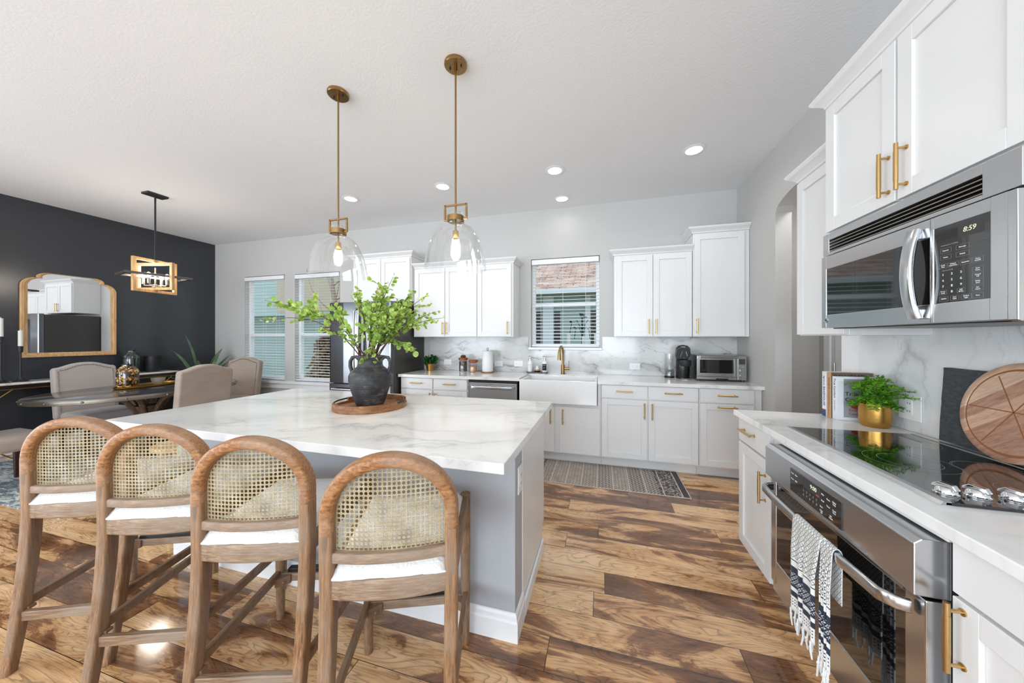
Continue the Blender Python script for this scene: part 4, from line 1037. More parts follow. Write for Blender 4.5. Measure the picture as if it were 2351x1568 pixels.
# ------------------------------------------------------------------ pendants, chandelier, downlights
def pendant(x, y, label, power):
    t = thing('pendant_light', label, 'pendant light', (x, y, H))
    bm = nb(); lathe(bm, [(0.0, 0), (0.066, 0), (0.068, -0.004), (0.068, -0.018), (0.064, -0.022), (0, -0.022)][::-1], n=40); cn = obj('canopy', bm, 'antique_brass', t, smooth=True)
    bm = nb()
    for sx in (-1, 1): cyl(bm, (sx * 0.036, 0, -0.021), (sx * 0.036, 0, -0.030), 0.005, 10)
    obj('screw', bm, 'black_matte', cn)
    bm = nb(); cyl(bm, (0, 0, -0.02), (0, 0, -0.05), 0.011, 14); cyl(bm, (0, 0, -0.04), (0, 0, -1.03), 0.0058, 12)
    obj('rod', bm, 'antique_brass', t, smooth=True)
    zt = 2.172 - H
    bm = nb(); r = 0.0048
    for a in ((-0.070, zt - 2 * r, 0.070, zt),): box(bm, a[0], -r, a[1], a[2], r, a[3])
    for s in (-1, 1):
        box(bm, s * 0.070 - r, -r, zt - 0.096, s * 0.070 + r, r, zt); cyl(bm, (s * 0.070, 0, zt - 0.030), (s * 0.070, 0, zt - 0.078), 0.0075, 12)
        cyl(bm, (s * 0.074, 0, zt - 0.092), (s * 0.044, 0, zt - 0.092), 0.0055, 10)
    br = obj('bracket', bm, 'antique_brass', t)
    bm = nb(); lathe(bm, [(0.048, zt - 0.106), (0.051, zt - 0.106), (0.051, zt - 0.074), (0.048, zt - 0.074), (0.048, zt - 0.106)], n=36, cap=False); obj('collar', bm, 'antique_brass', t, smooth=True)
    # blown glass bell, double skinned
    bz = 1.783 - H
    SH = 0.955
    prof = [(0.046, zt - 0.055), (0.0465, zt - 0.11), (0.050, zt - 0.118), (0.070, zt - 0.126), (0.098, zt - 0.142), (0.124, zt - 0.170), (0.146, zt - 0.208), (0.165, zt - 0.256), (0.178, zt - 0.305), (0.187, zt - 0.350), (0.192, bz)]
    prof = [(r_ if r_ < 0.06 else 0.05 + (r_ - 0.05) * SH, z) for r_, z in prof]
    inner = [(r_ - 0.003, z) for r_, z in prof[::-1]]
    bm = nb(); lathe(bm, prof + [(prof[-1][0] - 0.0015, bz - 0.0015)] + inner + [prof[0]], n=64, cap=False); g = obj('glass_shade', bm, 'glass', t, smooth=True)
    bm = nb(); cyl(bm, (0, 0, zt), (0, 0, zt - 0.16), 0.0042, 10); lathe(bm, [(0, zt - 0.158), (0.016, zt - 0.160), (0.0185, zt - 0.166), (0.0185, zt - 0.208), (0.0, zt - 0.208)][::-1], n=20); obj('socket', bm, 'brass', t, smooth=True)
    zb = zt - 0.254
    bm = nb(); sphere(bm, (0, 0, zb), 0.037, 20, 14); o = obj('bulb', bm, 'bulb_glass', t, smooth=True)
    bm = nb(); tube(bm, [(-0.008, 0, zb + 0.03), (-0.010, 0, zb - 0.006), (-0.004, 0, zb - 0.016), (0.004, 0, zb - 0.006), (0.008, 0, zb - 0.016), (0.010, 0, zb + 0.004), (0.008, 0, zb + 0.03)], 0.0010, 6); sphere(bm, (0, 0, zb - 0.002), 0.0045, 10, 8)
    obj('filament', bm, 'bulb_hot', o)
    l = bpy.data.lights.new('pendant_glow', 'POINT'); l.energy = power; l.color = (1, 0.84, 0.62); l.shadow_soft_size = 0.03
    lo = bpy.data.objects.new('pendant_glow', l); C.objects.link(lo); lo.location = (x, y, H + zb - 0.055)
    return t
M['bulb_hot'] = emit_mat('glowing_filament', (1.0, 0.80, 0.50, 1), 10.0)
pendant(-1.720, 1.795, 'glass bell pendant over the island, left of the pair', 6)
pendant(-0.852, 1.792, 'glass bell pendant over the island, right of the pair', 6)

def downlight(x, y, label, power=9.0):
    t = thing('recessed_light', label, 'ceiling light', (x, y, H))
    bm = nb(); lathe(bm, [(0.068, 0.0), (0.094, -0.001), (0.095, -0.004), (0.068, -0.008), (0.066, -0.004)], n=40, cap=False); obj('trim_ring', bm, 'trim', t, smooth=True)
    bm = nb(); lathe(bm, [(0.068, -0.003), (0.067, -0.0045)], n=36); obj('lens', bm, 'downlight', t)
    l = bpy.data.lights.new('downlight', 'AREA'); l.shape = 'DISK'; l.size = 0.12; l.energy = power; l.color = (1, 0.965, 0.92); l.spread = math.radians(150)
    lo = bpy.data.objects.new('downlight', l); C.objects.link(lo); lo.location = (x, y, H - 0.012)
    return t
for x, y, s in ((0.78, 3.18, 'round recessed ceiling light nearest the right wall'), (-0.45, 3.20, 'round recessed ceiling light second from the right wall'),
                (-1.68, 3.21, 'round recessed ceiling light just left of the right pendant rod'), (-2.885, 3.20, 'round recessed ceiling light beside the left pendant rod, leftmost'),
                (-0.46, 3.87, 'small recessed ceiling light set back above the sink window')):
    downlight(x, y, s, 0.4 if y > 3.5 else 1.8)

def chandelier():
    x, y = -4.98, 2.50
    t = thing('chandelier', 'oak and black geometric frame chandelier over the dining table', 'chandelier', (x, y, H))
    bm = nb(); box(bm, -0.060, -0.092, -0.022, 0.060, 0.092, 0); obj('canopy', bm, 'black_matte', t, bev=0.003)
    bm = nb(); cyl(bm, (0, 0, -0.02), (0, 0, -0.80), 0.0085, 12); obj('rod', bm, 'black_matte', t, smooth=True)
    zc = 2.075 - H
    def frame(w, h, th, dp, mat, rz, horizontal=False):
        bm = nb()
        if horizontal:
            box(bm, -w / 2, -h / 2, -dp / 2, w / 2, -h / 2 + th, dp / 2); box(bm, -w / 2, h / 2 - th, -dp / 2, w / 2, h / 2, dp / 2)
            box(bm, -w / 2, -h / 2 + th, -dp / 2, -w / 2 + th, h / 2 - th, dp / 2); box(bm, w / 2 - th, -h / 2 + th, -dp / 2, w / 2, h / 2 - th, dp / 2)
        else:
            box(bm, -w / 2, -dp / 2, -h / 2, -w / 2 + th, dp / 2, h / 2); box(bm, w / 2 - th, -dp / 2, -h / 2, w / 2, dp / 2, h / 2)
            box(bm, -w / 2 + th, -dp / 2, -h / 2, w / 2 - th, dp / 2, -h / 2 + th); box(bm, -w / 2 + th, -dp / 2, h / 2 - th, w / 2 - th, dp / 2, h / 2)
        o = obj('frame', bm, mat, t, bev=0.001); o.location = (0, 0, zc); o.rotation_euler = (0, 0, rz); return o
    frame(0.44, 0.315, 0.030, 0.028, 'light_oak', math.radians(13)); frame(0.42, 0.380, 0.030, 0.030, 'light_oak', math.radians(99))
    f = frame(0.54, 0.34, 0.036, 0.024, 'dark_nickel', math.radians(78), True); f['label'] = 'dark metal horizontal frame'
    bm = nb(); lathe(bm, [(0.0, -0.125), (0.028, -0.125), (0.028, -0.095), (0.008, -0.09), (0.006, 0.10), (0, 0.10)], (0, 0, zc), 20)
    hb = obj('hub', bm, 'silver_frame', t, smooth=True)
    for k in range(4):
        a = math.radians(35 + 90 * k); cx, cy = 0.105 * math.cos(a), 0.105 * math.sin(a)
        bm = nb(); tube(bm, [(0, 0, zc - 0.105), (cx * 0.9, cy * 0.9, zc - 0.105), (cx, cy, zc - 0.085)], 0.005, 8); obj('arm', bm, 'silver_frame', t, smooth=True)
        bm = nb(); lathe(bm, [(0.015, -0.092), (0.0155, -0.088), (0.0145, -0.028), (0.0, -0.028)], (cx, cy, zc), 14); obj('socket', bm, 'silver_frame', t, smooth=True)
        bm = nb(); lathe(bm, [(0.009, -0.028), (0.018, -0.006), (0.019, 0.008), (0.012, 0.026), (0.0, 0.034)], (cx, cy, zc), 14); obj('bulb', bm, 'chand_bulb', t, smooth=True)
    l = bpy.data.lights.new('chandelier_glow', 'POINT'); l.energy = 16; l.color = (1, 0.90, 0.78); l.shadow_soft_size = 0.1
    lo = bpy.data.objects.new('chandelier_glow', l); C.objects.link(lo); lo.location = (x, y, zc + H + 0.055)
M['chand_bulb'] = emit_mat('warm_candle_bulb', (1.0, 0.90, 0.74, 1), 30.0)
chandelier()

# ------------------------------------------------------------------ counter stools
def make_stool(label):
    t = thing('counter_stool', label, 'stool')
    XR, XF = 0.180, 0.208                     # half spacing of rear and front posts
    def rear(z):                              # depth of the bent frame at height z
        if z < 0.62: return -0.186 - 0.075 * ((0.62 - z) / 0.62) ** 1.5
        return -0.186 - 0.010 * (z - 0.62)
    bow = lambda x: -0.026 * (1 - (x / XR) ** 2)      # back wraps around the sitter
    pr = rrect(0.040, 0.052, 0.011)
    zs = 0.840; za = 0.168
    for s in (-1, 1):
        pts = [(s * (XR - 0.004 * (1 - k / 12)), rear(k / 12 * 0.80), k / 12 * 0.80) for k in range(13)]
        bm = nb(); prs = [rrect(0.032 + 0.008 * min(1, k / 6), 0.040 + 0.012 * min(1, k / 8), 0.010) for k in range(13)]
        sweep(bm, pts, prs, (0, 1, 0)); obj('leg', bm, 'stool_wood', t, smooth=True)
    pts = []
    for s, k0 in ((1, 0),):
        for k in range(33):
            a = PI * k / 32; x = XR * math.cos(a)
            z = zs + za * math.sin(a); pts.append((x, rear(z) + bow(x), z))
    pts = [(XR, rear(0.7905), 0.7905)] + pts + [(-XR, rear(0.7905), 0.7905)]
    bm = nb(); sweep(bm, pts, rrect(0.040, 0.055, 0.013), (0, 1, 0)); obj('back_frame', bm, 'stool_bow', t, smooth=True)
    # rails of the back
    def brail(z0, z1, dp, off=0.0, inset=0.018):
        pts = [(XR * 2 * (k / 14 - 0.5) * (1 - inset / XR), 0, 0) for k in range(15)]
        pts = [(x, rear((z0 + z1) / 2) + bow(x) * 0.85 + off, (z0 + z1) / 2) for x, _, _ in pts]
        bm = nb(); sweep(bm, pts, [(b_, a) for a, b_ in rrect(dp, z1 - z0, 0.006)], (0, 1, 0)); return bm
    obj('back_rail', brail(0.706, 0.738, 0.034), 'stool_rail', t, smooth=True)
    obj('seat_rail', brail(0.600, 0.664, 0.036), 'stool_rail', t, smooth=True)
    # woven cane panel (square-cell sheet with round holes), curved with the frame
    bm = nb(); P = 0.0136; rh = 0.0052; cols = range(-12, 13); rows = range(0, 20)
    cache = {}
    def V(x, z, dy=0.0):
        k = (round(x, 5), round(z, 5))
        if k not in cache: cache[k] = bm.verts.new((x, rear(z) + bow(x) + 0.004, z))
        return cache[k]
    for i in cols:
        for j in rows:
            cx, cz = i * P, 0.744 + j * P
            ax = abs(cx) + P * 0.2
            zlim = zs + za * math.sqrt(max(0, 1 - (ax / XR) ** 2)) - 0.008
            if cz > zlim: continue
            ring_ = [V(cx + rh * math.cos(2 * PI * k / 8 + PI / 8), cz + rh * math.sin(2 * PI * k / 8 + PI / 8)) for k in range(8)]
            h = P / 2
            C4 = [V(cx + h, cz + h), V(cx - h, cz + h), V(cx - h, cz - h), V(cx + h, cz - h)]
            # octagon corners 0..7 at 22.5+45k degrees
            bm.faces.new((C4[0], ring_[1], ring_[0])) ; bm.faces.new((C4[0], C4[1], ring_[2], ring_[1])); bm.faces.new((C4[1], ring_[3], ring_[2])); bm.faces.new((C4[1], C4[2], ring_[4], ring_[3]))
            bm.faces.new((C4[2], ring_[5], ring_[4])); bm.faces.new((C4[2], C4[3], ring_[6], ring_[5])); bm.faces.new((C4[3], ring_[7], ring_[6])); bm.faces.new((C4[3], C4[0], ring_[0], ring_[7]))
    cn = obj('cane_panel', bm, 'cane', t); cn['kind_note'] = 'woven'
    del cn['kind_note']
    md = cn.modifiers.new('thick', 'SOLIDIFY'); md.thickness = 0.0013
    # front posts, seat frame
    for s in (-1, 1):
        pts = [(s * XF, 0.262 + 0.004 * (1 - z / 0.66), z) for z in (0.0, 0.2, 0.45, 0.672)]
        bm = nb(); tube(bm, pts, [0.017, 0.020, 0.022, 0.022], 16); bmesh.ops.scale(bm, verts=bm.verts, vec=(1, 1, 1)); obj('leg', bm, 'stool_dark', t, bev=0.002, smooth=True)
    for s in (-1, 1):
        bm = nb(); sweep(bm, [(s * (XR + 0.002), -0.165, 0.634), (s * XF, 0.245, 0.634)], rrect(0.024, 0.056, 0.005), (0, 0, 1)); obj('side_rail', bm, 'stool_dark', t)
    bm = nb(); box(bm, -XF, 0.250, 0.606, XF, 0.274, 0.662); obj('front_rail', bm, 'stool_rail', t, bev=0.003)
    # seat cushion
    bm = nb(); n = 18; poly = []
    def half(y): return XR - 0.016 + (XF - XR) * (y + 0.2) / 0.46
    grid = {}
    for top in (0, 1):
        for i in range(n + 1):
            for j in range(n + 1):
                v = -0.208 + 0.452 * j / n; u = -1 + 2 * i / n; x = u * (half(v) + 0.006)
                e = min(1, (1 - abs(u)) * 6, (j / n) * 9 + 0.02, (1 - j / n) * 9 + 0.02)
                z = 0.662 + (0.041 * (1 - (1 - e) ** 2.2) + 0.005 * noise.noise(Vector((x * 90, v * 90, 0)))) if top else 0.660
                yy = v + (bow(x * 1.0) * 0.5 if j < 3 else 0)
                grid[top, i, j] = bm.verts.new((x, yy, z))
    for i in range(n):
        for j in range(n):
            for top in (0, 1): bm.faces.new([grid[top, a, b_] for a, b_ in ((i, j), (i + 1, j), (i + 1, j + 1), (i, j + 1))])
    for i in range(n):
        for a, b_, c_, d_ in (((i, 0), (i + 1, 0)) + ((i + 1, 0), (i, 0)),): pass
        bm.faces.new((grid[0, i, 0], grid[0, i + 1, 0], grid[1, i + 1, 0], grid[1, i, 0])); bm.faces.new((grid[0, i, n], grid[0, i + 1, n], grid[1, i + 1, n], grid[1, i, n]))
        bm.faces.new((grid[0, 0, i], grid[0, 0, i + 1], grid[1, 0, i + 1], grid[1, 0, i])); bm.faces.new((grid[0, n, i], grid[0, n, i + 1], grid[1, n, i + 1], grid[1, n, i]))
    obj('seat', bm, 'boucle', t, smooth=True)
    bm = nb(); prism(bm, [(-half(-0.2), -0.180), (half(-0.2), -0.180), (half(0.25), 0.25), (-half(0.25), 0.25)], 'Z', 0.640, 0.660); obj('seat_base', bm, 'stool_dark', t)
    # stretchers
    bm = nb(); sweep(bm, [(-XF, 0.262, 0.211), (XF, 0.262, 0.211)], rrect(0.034, 0.036, 0.004), (0, 0, 1)); fr = obj('footrest', bm, 'stool_rail', t)
    bm = nb(); box(bm, -XF + 0.04, 0.255, 0.2295, XF - 0.04, 0.284, 0.246); box(bm, -XF + 0.04, 0.280, 0.205, XF - 0.04, 0.284, 0.2295); o = obj('kick_plate', bm, 'black', fr, bev=0.001)
    yr = rear(0.21)
    bm = nb(); sweep(bm, [(-XR, yr, 0.209), (XR, yr, 0.209)], rrect(0.022, 0.038, 0.004), (0, 0, 1)); obj('stretcher', bm, 'stool_rail', t)
    for s in (-1, 1):
        bm = nb(); sweep(bm, [(s * XF, 0.255, 0.225), (s * XR, yr + 0.01, 0.248)], rrect(0.020, 0.036, 0.003), (0, 0, 1)); obj('stretcher', bm, 'stool_dark', t)
        bm = nb(); x0 = s * (XF - 0.010)
        prism(bm, [(x0, 0.245), (x0 - s * 0.055, 0.247), (x0 - s * 0.055, 0.236), (x0 - s * 0.010, 0.205), (x0, 0.205)], 'Z', 0.190, 0.228)
        b2 = obj('corner_bracket', bm, 'stool_dark', t, bev=0.002)
        bm = nb(); sphere(bm, (x0 - s * 0.030, 0.222, 0.205), 0.0055, 8, 6); obj('screw', bm, 'silver_frame', b2)
        bm = nb(); box(bm, s * (XR - 0.020) - 0.010, yr + 0.005, 0.226, s * (XR - 0.020) + 0.010, yr + 0.030, 0.238); obj('corner_block', bm, 'stool_dark', t, bev=0.001)
    return t
M['stool_dark'] = wood('washed_oak_shade', rgb(88, 62, 44), rgb(136, 102, 72), rgb(168, 136, 104), (14, 3, 3), 0.5, 0.3, rgb(146, 128, 110), 3)
M['stool_bow'] = wood('bent_oak', rgb(82, 50, 28), rgb(158, 106, 62), rgb(200, 150, 98), (6, 30, 16), 0.45, 0.35, rgb(176, 156, 136), 3)
st0 = make_stool('cane-back counter stool nearest the right end of the island, beside the island outlet')
def stool_at(fx, fy, deg, label=None, first=False):
    a = math.radians(deg); loc = (fx + math.sin(a) * 0.262, fy - math.cos(a) * 0.262, 0)
    if first: st0.location = loc; st0.rotation_euler = (0, 0, a); return st0
    return dup(st0, loc, a, label)
stool_at(-0.782, 1.262, 22.0, first=True)
stool_at(-1.310, 1.278, 18.0, 'cane-back counter stool second from the right at the island')
stool_at(-1.865, 1.285, 20.5, 'cane-back counter stool third from the right, in front of the island left half')
stool_at(-2.366, 1.268, 23.0, 'leftmost cane-back counter stool, at the island end nearest the dining rug')

# ------------------------------------------------------------------ vase, tray and branches on the island
ZI = 0.915
TX, TY = -1.455, 1.790
t = thing('serving_tray', 'round acacia tray with two black handles under the black vase', 'tray', (TX, TY, ZI + 0.0005), math.radians(20)); t.scale = (0.95, 0.95, 1)
bm = nb(); lathe(bm, [(0, 0), (0.222, 0), (0.222, 0.012), (0, 0.012)], n=64); obj('base', bm, 'tray_wood', t, smooth=True)
def rim_arc(a0, a1, z0, z1, r0=0.217, r1=0.236, n=26):
    bm = nb(); rows = []
    for k in range(n + 1):
        a = math.radians(a0 + (a1 - a0) * k / n); c, s = math.cos(a), math.sin(a)
        rows.append([bm.verts.new(p) for p in ((r0 * c, r0 * s, z0), (r1 * c, r1 * s, z0), (r1 * c, r1 * s, z1), (r0 * c, r0 * s, z1))])
    for a, b_ in zip(rows, rows[1:]):
        for i in range(4): j = (i + 1) % 4; bm.faces.new((a[i], a[j], b_[j], b_[i]))
    bm.faces.new(rows[0][::-1]); bm.faces.new(rows[-1]); return bm
bm = nb(); lathe(bm, [(0.217, 0), (0.236, 0), (0.236, 0.024), (0.217, 0.024), (0.217, 0)], n=72, cap=False); obj('rim', bm, 'tray_wood', t, smooth=True)
for a0, a1 in ((28, 152), (208, 332)): obj('rim', rim_arc(a0, a1, 0.024, 0.046), 'tray_wood', t, bev=0.001)
for mid in (0, 180):
    bm = nb(); pts = [(0.2265 * math.cos(math.radians(mid + d_)), 0.2265 * math.sin(math.radians(mid + d_)), 0.040) for d_ in range(-27, 28, 3)]
    sweep(bm, pts, rrect(0.005, 0.010, 0.002), (0, 0, 1)); obj('handle', bm, 'black_matte', t, smooth=True)

VX, VY = -1.468, 1.800
vz = ZI + 0.013
t = thing('vase', 'weathered black two-handled pottery vase on the round tray', 'vase', (VX, VY, vz), math.radians(15)); t.scale = (1.05, 1.05, 1.05)
bm = nb()
outer = [(0, 0), (0.076, 0), (0.084, 0.012), (0.100, 0.060), (0.116, 0.110), (0.125, 0.155), (0.124, 0.182), (0.114, 0.206), (0.094, 0.226), (0.078, 0.238), (0.073, 0.250), (0.072, 0.280), (0.076, 0.292), (0.080, 0.300), (0.079, 0.306)]
inn = [(0.071, 0.306), (0.066, 0.295), (0.063, 0.25), (0.070, 0.232), (0.10, 0.20), (0.10, 0.1), (0.07, 0.02), (0, 0.02)]
lathe(bm, outer + inn, n=48, cap=False); obj('body', bm, 'pottery', t, smooth=True)
for s in (-1, 1):
    bm = nb(); tube(bm, [(s * 0.068, 0, 0.278), (s * 0.088, 0, 0.298), (s * 0.112, 0, 0.294), (s * 0.125, 0, 0.270), (s * 0.126, 0, 0.240), (s * 0.113, 0, 0.200)], [0.011, 0.011, 0.011, 0.011, 0.011, 0.012], 12); obj('handle', bm, 'pottery', t, smooth=True)

def leaf_round(bm, p, d, s, rnd, fold=0.10):
    d = d.normalized(); u = Vector((rnd.uniform(-1, 1), rnd.uniform(-1, 1), rnd.uniform(-1, 1)))
    b = d.cross(u).normalized(); n = b.cross(d)
    pts = [(0, 0, 0), (0.10, 0.26, fold), (0.34, 0.44, fold), (0.62, 0.43, fold * 0.6), (0.86, 0.27, 0.0), (1.0, 0.0, -0.06), (0.86, -0.27, 0.0), (0.62, -0.43, fold * 0.6), (0.34, -0.44, fold), (0.10, -0.26, fold)]
    vs = [bm.verts.new(p + (d * a + b * w + n * f) * s) for a, w, f in pts]
    m = bm.verts.new(p + d * s * 0.5)
    for i in range(10): bm.faces.new((vs[i], vs[(i + 1) % 10], m))
def branch(tip, bend, seed, label, nl, group=None, ls=0.036, twigs=4, start=0.30, base=None):
    """tip and bend given relative to the vase base"""
    rnd = random.Random(seed)
    b0 = Vector(base) if base else Vector((rnd.uniform(-0.02, 0.02), rnd.uniform(-0.02, 0.02), 0.10))
    tip = Vector(tip); mid = Vector((b0.x * 0.5, b0.y * 0.5, 0)) * 0 + Vector((b0.x + (tip.x - b0.x) * 0.10, b0.y + (tip.y - b0.y) * 0.10, 0.31))
    # quadratic-ish path through the mouth of the vase
    pts = [b0, mid]; bd = Vector(bend)
    for k in range(1, 11):
        u = k / 10; p = mid * (1 - u) ** 2 + (mid + bd) * 2 * u * (1 - u) + tip * u * u; pts.append(p)
    t = thing('leafy_branch', label, 'branch', (VX, VY, vz), 0, group)
    bm = nb(); tube(bm, pts, [0.0042 - 0.0030 * k / 11 for k in range(12)], 7)
    lf = nb(); cl = []
    for q in range(twigs):
        u = 0.30 + 0.62 * (q + 0.5) / twigs; i = min(10, int(2 + u * 9)); p = pts[i]; dr = (pts[min(i + 1, 11)] - pts[i - 1]).normalized()
        side = Vector((rnd.uniform(-1, 1), rnd.uniform(-0.8, 0.8), rnd.uniform(-0.3, 1))).normalized(); d = (dr * 0.7 + side * 0.8).normalized(); l = rnd.uniform(0.07, 0.13)
        tw = [p, p + d * l * 0.5 + Vector((0, 0, 0.006)), p + d * l]; tube(bm, tw, [0.002, 0.0014, 0.0008], 5)
        for k in range(6):
            w = tw[0].lerp(tw[2], 0.25 + 0.75 * k / 5); dd = (d + Vector((rnd.uniform(-1, 1), rnd.uniform(-1, 1), rnd.uniform(-1, 1))) * 0.9).normalized()
            leaf_round(lf, w, dd, ls * rnd.uniform(0.6, 1.0), rnd)
    for k in range(nl):
        u = start + (1.0 - start) * k / (nl - 1); f_ = 1 + u * 10; i = min(10, int(f_)); p = pts[i].lerp(pts[i + 1], f_ - i) if i < 11 else pts[11]
        dr = (pts[min(i + 1, 11)] - pts[i - 1]).normalized()
        dd = (dr * 0.5 + Vector((rnd.uniform(-1, 1), rnd.uniform(-1, 1), rnd.uniform(-1, 1)))).normalized()
        leaf_round(lf, p + dd * 0.008, dd, ls * rnd.uniform(0.7, 1.15) * (1.1 - 0.35 * u), rnd)
    obj('stem', bm, 'bark', t, smooth=True); obj('foliage', lf, 'leaf', t)
    return t
branch((-0.555, -0.240, 0.665), (-0.06, -0.03, 0.28), 11, 'long leafy branch reaching far left out of the black vase', 46, ls=0.048, twigs=6, start=0.50)
branch((-0.590, -0.250, 0.545), (-0.20, -0.08, 0.33), 12, 'drooping thin twig below the long left branch of the vase', 7, ls=0.034, twigs=1, start=0.86)
branch((-0.150, -0.140, 0.640), (-0.07, -0.06, 0.12), 13, 'single leafy shoot leaning left in front of the refrigerator handles', 24, ls=0.044, twigs=3, start=0.34)
branch((-0.230, -0.150, 0.500), (-0.02, -0.03, 0.10), 14, 'low left shoot with pairs of bright leaves in front of the refrigerator', 15, ls=0.038, twigs=3, start=0.45)
GB = 'leafy stems filling the middle of the black vase'
GL = 'upright leafy stem in the dense green bunch rising from the black vase'
for i, (tip, bend) in enumerate([((0.173, 0.005, 0.832), (0.02, 0, 0.3)), ((0.035, 0.10, 0.80), (0.01, 0.02, 0.3)), ((-0.013, -0.10, 0.715), (0.02, -0.02, 0.25)), ((0.235, 0.126, 0.744), (0.04, 0.04, 0.25)),
        ((0.397, 0.016, 0.700), (0.06, 0.0, 0.22)), ((0.392, 0.170, 0.615), (0.08, 0.06, 0.22)), ((0.13, -0.15, 0.62), (0.02, -0.04, 0.2)), ((0.09, 0.17, 0.66), (0.0, 0.05, 0.2)),
        ((0.27, -0.13, 0.55), (0.05, -0.05, 0.16)), ((0.30, -0.05, 0.60), (0.06, -0.03, 0.2)), ((0.20, 0.06, 0.60), (0.03, 0.02, 0.2)), ((0.33, 0.06, 0.52), (0.08, 0.02, 0.2)), ((0.06, -0.02, 0.70), (0.0, 0.0, 0.2))]):
    branch(tip, bend, 30 + i, GL, 32, GB, ls=0.036, twigs=6, start=0.25)
branch((0.525, 0.000, 0.560), (0.14, 0.0, 0.22), 50, 'thin twig reaching farthest right from the vase toward the upper cabinets', 15, ls=0.030, twigs=3, start=0.60)
branch((0.290, 0.030, 0.365), (0.06, 0.0, 0.16), 51, 'low right branch with large pale leaves beside the vase handle', 20, ls=0.044, twigs=3, start=0.45)
branch((0.130, -0.120, 0.300), (0.06, -0.05, 0.16), 52, 'short drooping sprig hanging over the front of the vase mouth', 14, ls=0.040, twigs=2, start=0.30)

# ------------------------------------------------------------------ things on the window-wall counter
ZC = 0.9155
def leafy(bm, rnd, n, r, z0, z1, s, wide=0.36):
    for _ in range(n):
        a = rnd.uniform(0, 2 * PI); q = rnd.random() ** 0.6; p = Vector((math.cos(a) * r * q * 0.6, math.sin(a) * r * q * 0.6, rnd.uniform(z0, z1)))
        leaf(bm, p, Vector((math.cos(a), math.sin(a), rnd.uniform(-0.3, 0.9))), s * rnd.uniform(0.7, 1.15), rnd, wide)
rnd = random.Random(21)
t = thing('potted_plant', 'small dark green potted plant in a gold pot beside the refrigerator', 'plant', (-2.28, 3.99, ZC))
bm = nb(); lathe(bm, [(0, 0), (0.048, 0), (0.056, 0.095), (0.051, 0.095), (0.046, 0.078), (0, 0.078)], n=28); obj('pot', bm, 'gold', t, smooth=True)
bm = nb(); leafy(bm, rnd, 62, 0.085, 0.085, 0.175, 0.068, 0.40); obj('foliage', bm, 'leaf_dark', t)
bm = nb()
for k in range(7): a = k * 0.9; cyl(bm, (0.01 * math.cos(a), 0.01 * math.sin(a), 0.075), (0.03 * math.cos(a), 0.03 * math.sin(a), 0.15), 0.002, 5)
obj('stem', bm, 'bark', t)
def jar(x, y, r, hgt, label, fill, fmat, knob):
    t = thing('storage_jar', label, 'jar', (x, y, ZC))
    bm = nb(); lathe(bm, [(0, 0), (r, 0), (r + 0.001, 0.01), (r, hgt - 0.01), (r - 0.006, hgt), (r - 0.009, hgt), (r - 0.003, hgt - 0.012), (r - 0.003, 0.006), (0, 0.006)], n=36, cap=False); obj('glass_body', bm, 'glass', t, smooth=True)
    bm = nb(); lathe(bm, [(0, 0.007), (r - 0.004, 0.007), (r - 0.004, hgt * fill), (0, hgt * fill + 0.003)], n=32); obj('contents', bm, fmat, t)['kind'] = 'stuff'
    bm = nb(); lathe(bm, [(r - 0.008, hgt - 0.006), (r - 0.004, hgt), (r + 0.006, hgt + 0.002), (r + 0.007, hgt + 0.022), (r - 0.002, hgt + 0.032), (0, hgt + 0.033)], n=32); l_ = obj('lid', bm, 'lid_wood', t, smooth=True)
    if knob:
        bm = nb(); sphere(bm, (0, 0, hgt + 0.046), 0.036, 20, 10, 0.62); obj('scrubber', bm, 'bark', l_)
    return t
jar(-1.785, 3.985, 0.056, 0.155, 'taller glass jar of dark beans with a wooden lid and dark ball on top', 0.88, 'beans', True)
jar(-1.640, 3.985, 0.055, 0.130, 'shorter glass jar of golden grain with a flat wooden lid', 0.62, 'oats', False)
t = thing('paper_towel_holder', 'paper towel roll on a wooden disc stand', 'paper towels', (-1.435, 3.975, ZC))
bm = nb(); lathe(bm, [(0, 0), (0.088, 0), (0.089, 0.014), (0, 0.014)], n=36); obj('base', bm, 'tray_wood', t, smooth=True)
bm = nb(); lathe(bm, [(0.019, 0.015), (0.070, 0.015), (0.071, 0.020), (0.071, 0.278), (0.069, 0.281), (0.019, 0.281)], n=40, cap=False); obj('paper_roll', bm, 'paper', t, smooth=True)
bm = nb(); tube(bm, [(0, 0, 0.012), (0, 0, 0.285), (-0.010, 0, 0.297), (-0.012, 0, 0.312), (0, 0, 0.322), (0.012, 0, 0.312), (0.010, 0, 0.297), (0.0, 0, 0.287)], 0.003, 8); obj('rod', bm, 'black_matte', t, smooth=True)
t = thing('soap_tray', 'slim metal footed tray holding the soap bottles', 'tray', (-0.792, 4.045, ZC))
bm = nb(); box(bm, -0.135, -0.042, 0.014, 0.135, 0.042, 0.019); obj('plate', bm, 'black_matte', t, bev=0.001)
for sx in (-1, 1):
    for sy in (-1, 1):
        bm = nb(); sphere(bm, (sx * 0.12, sy * 0.034, 0.007), 0.007, 10, 8); obj('foot', bm, 'silver_frame', t, smooth=True)
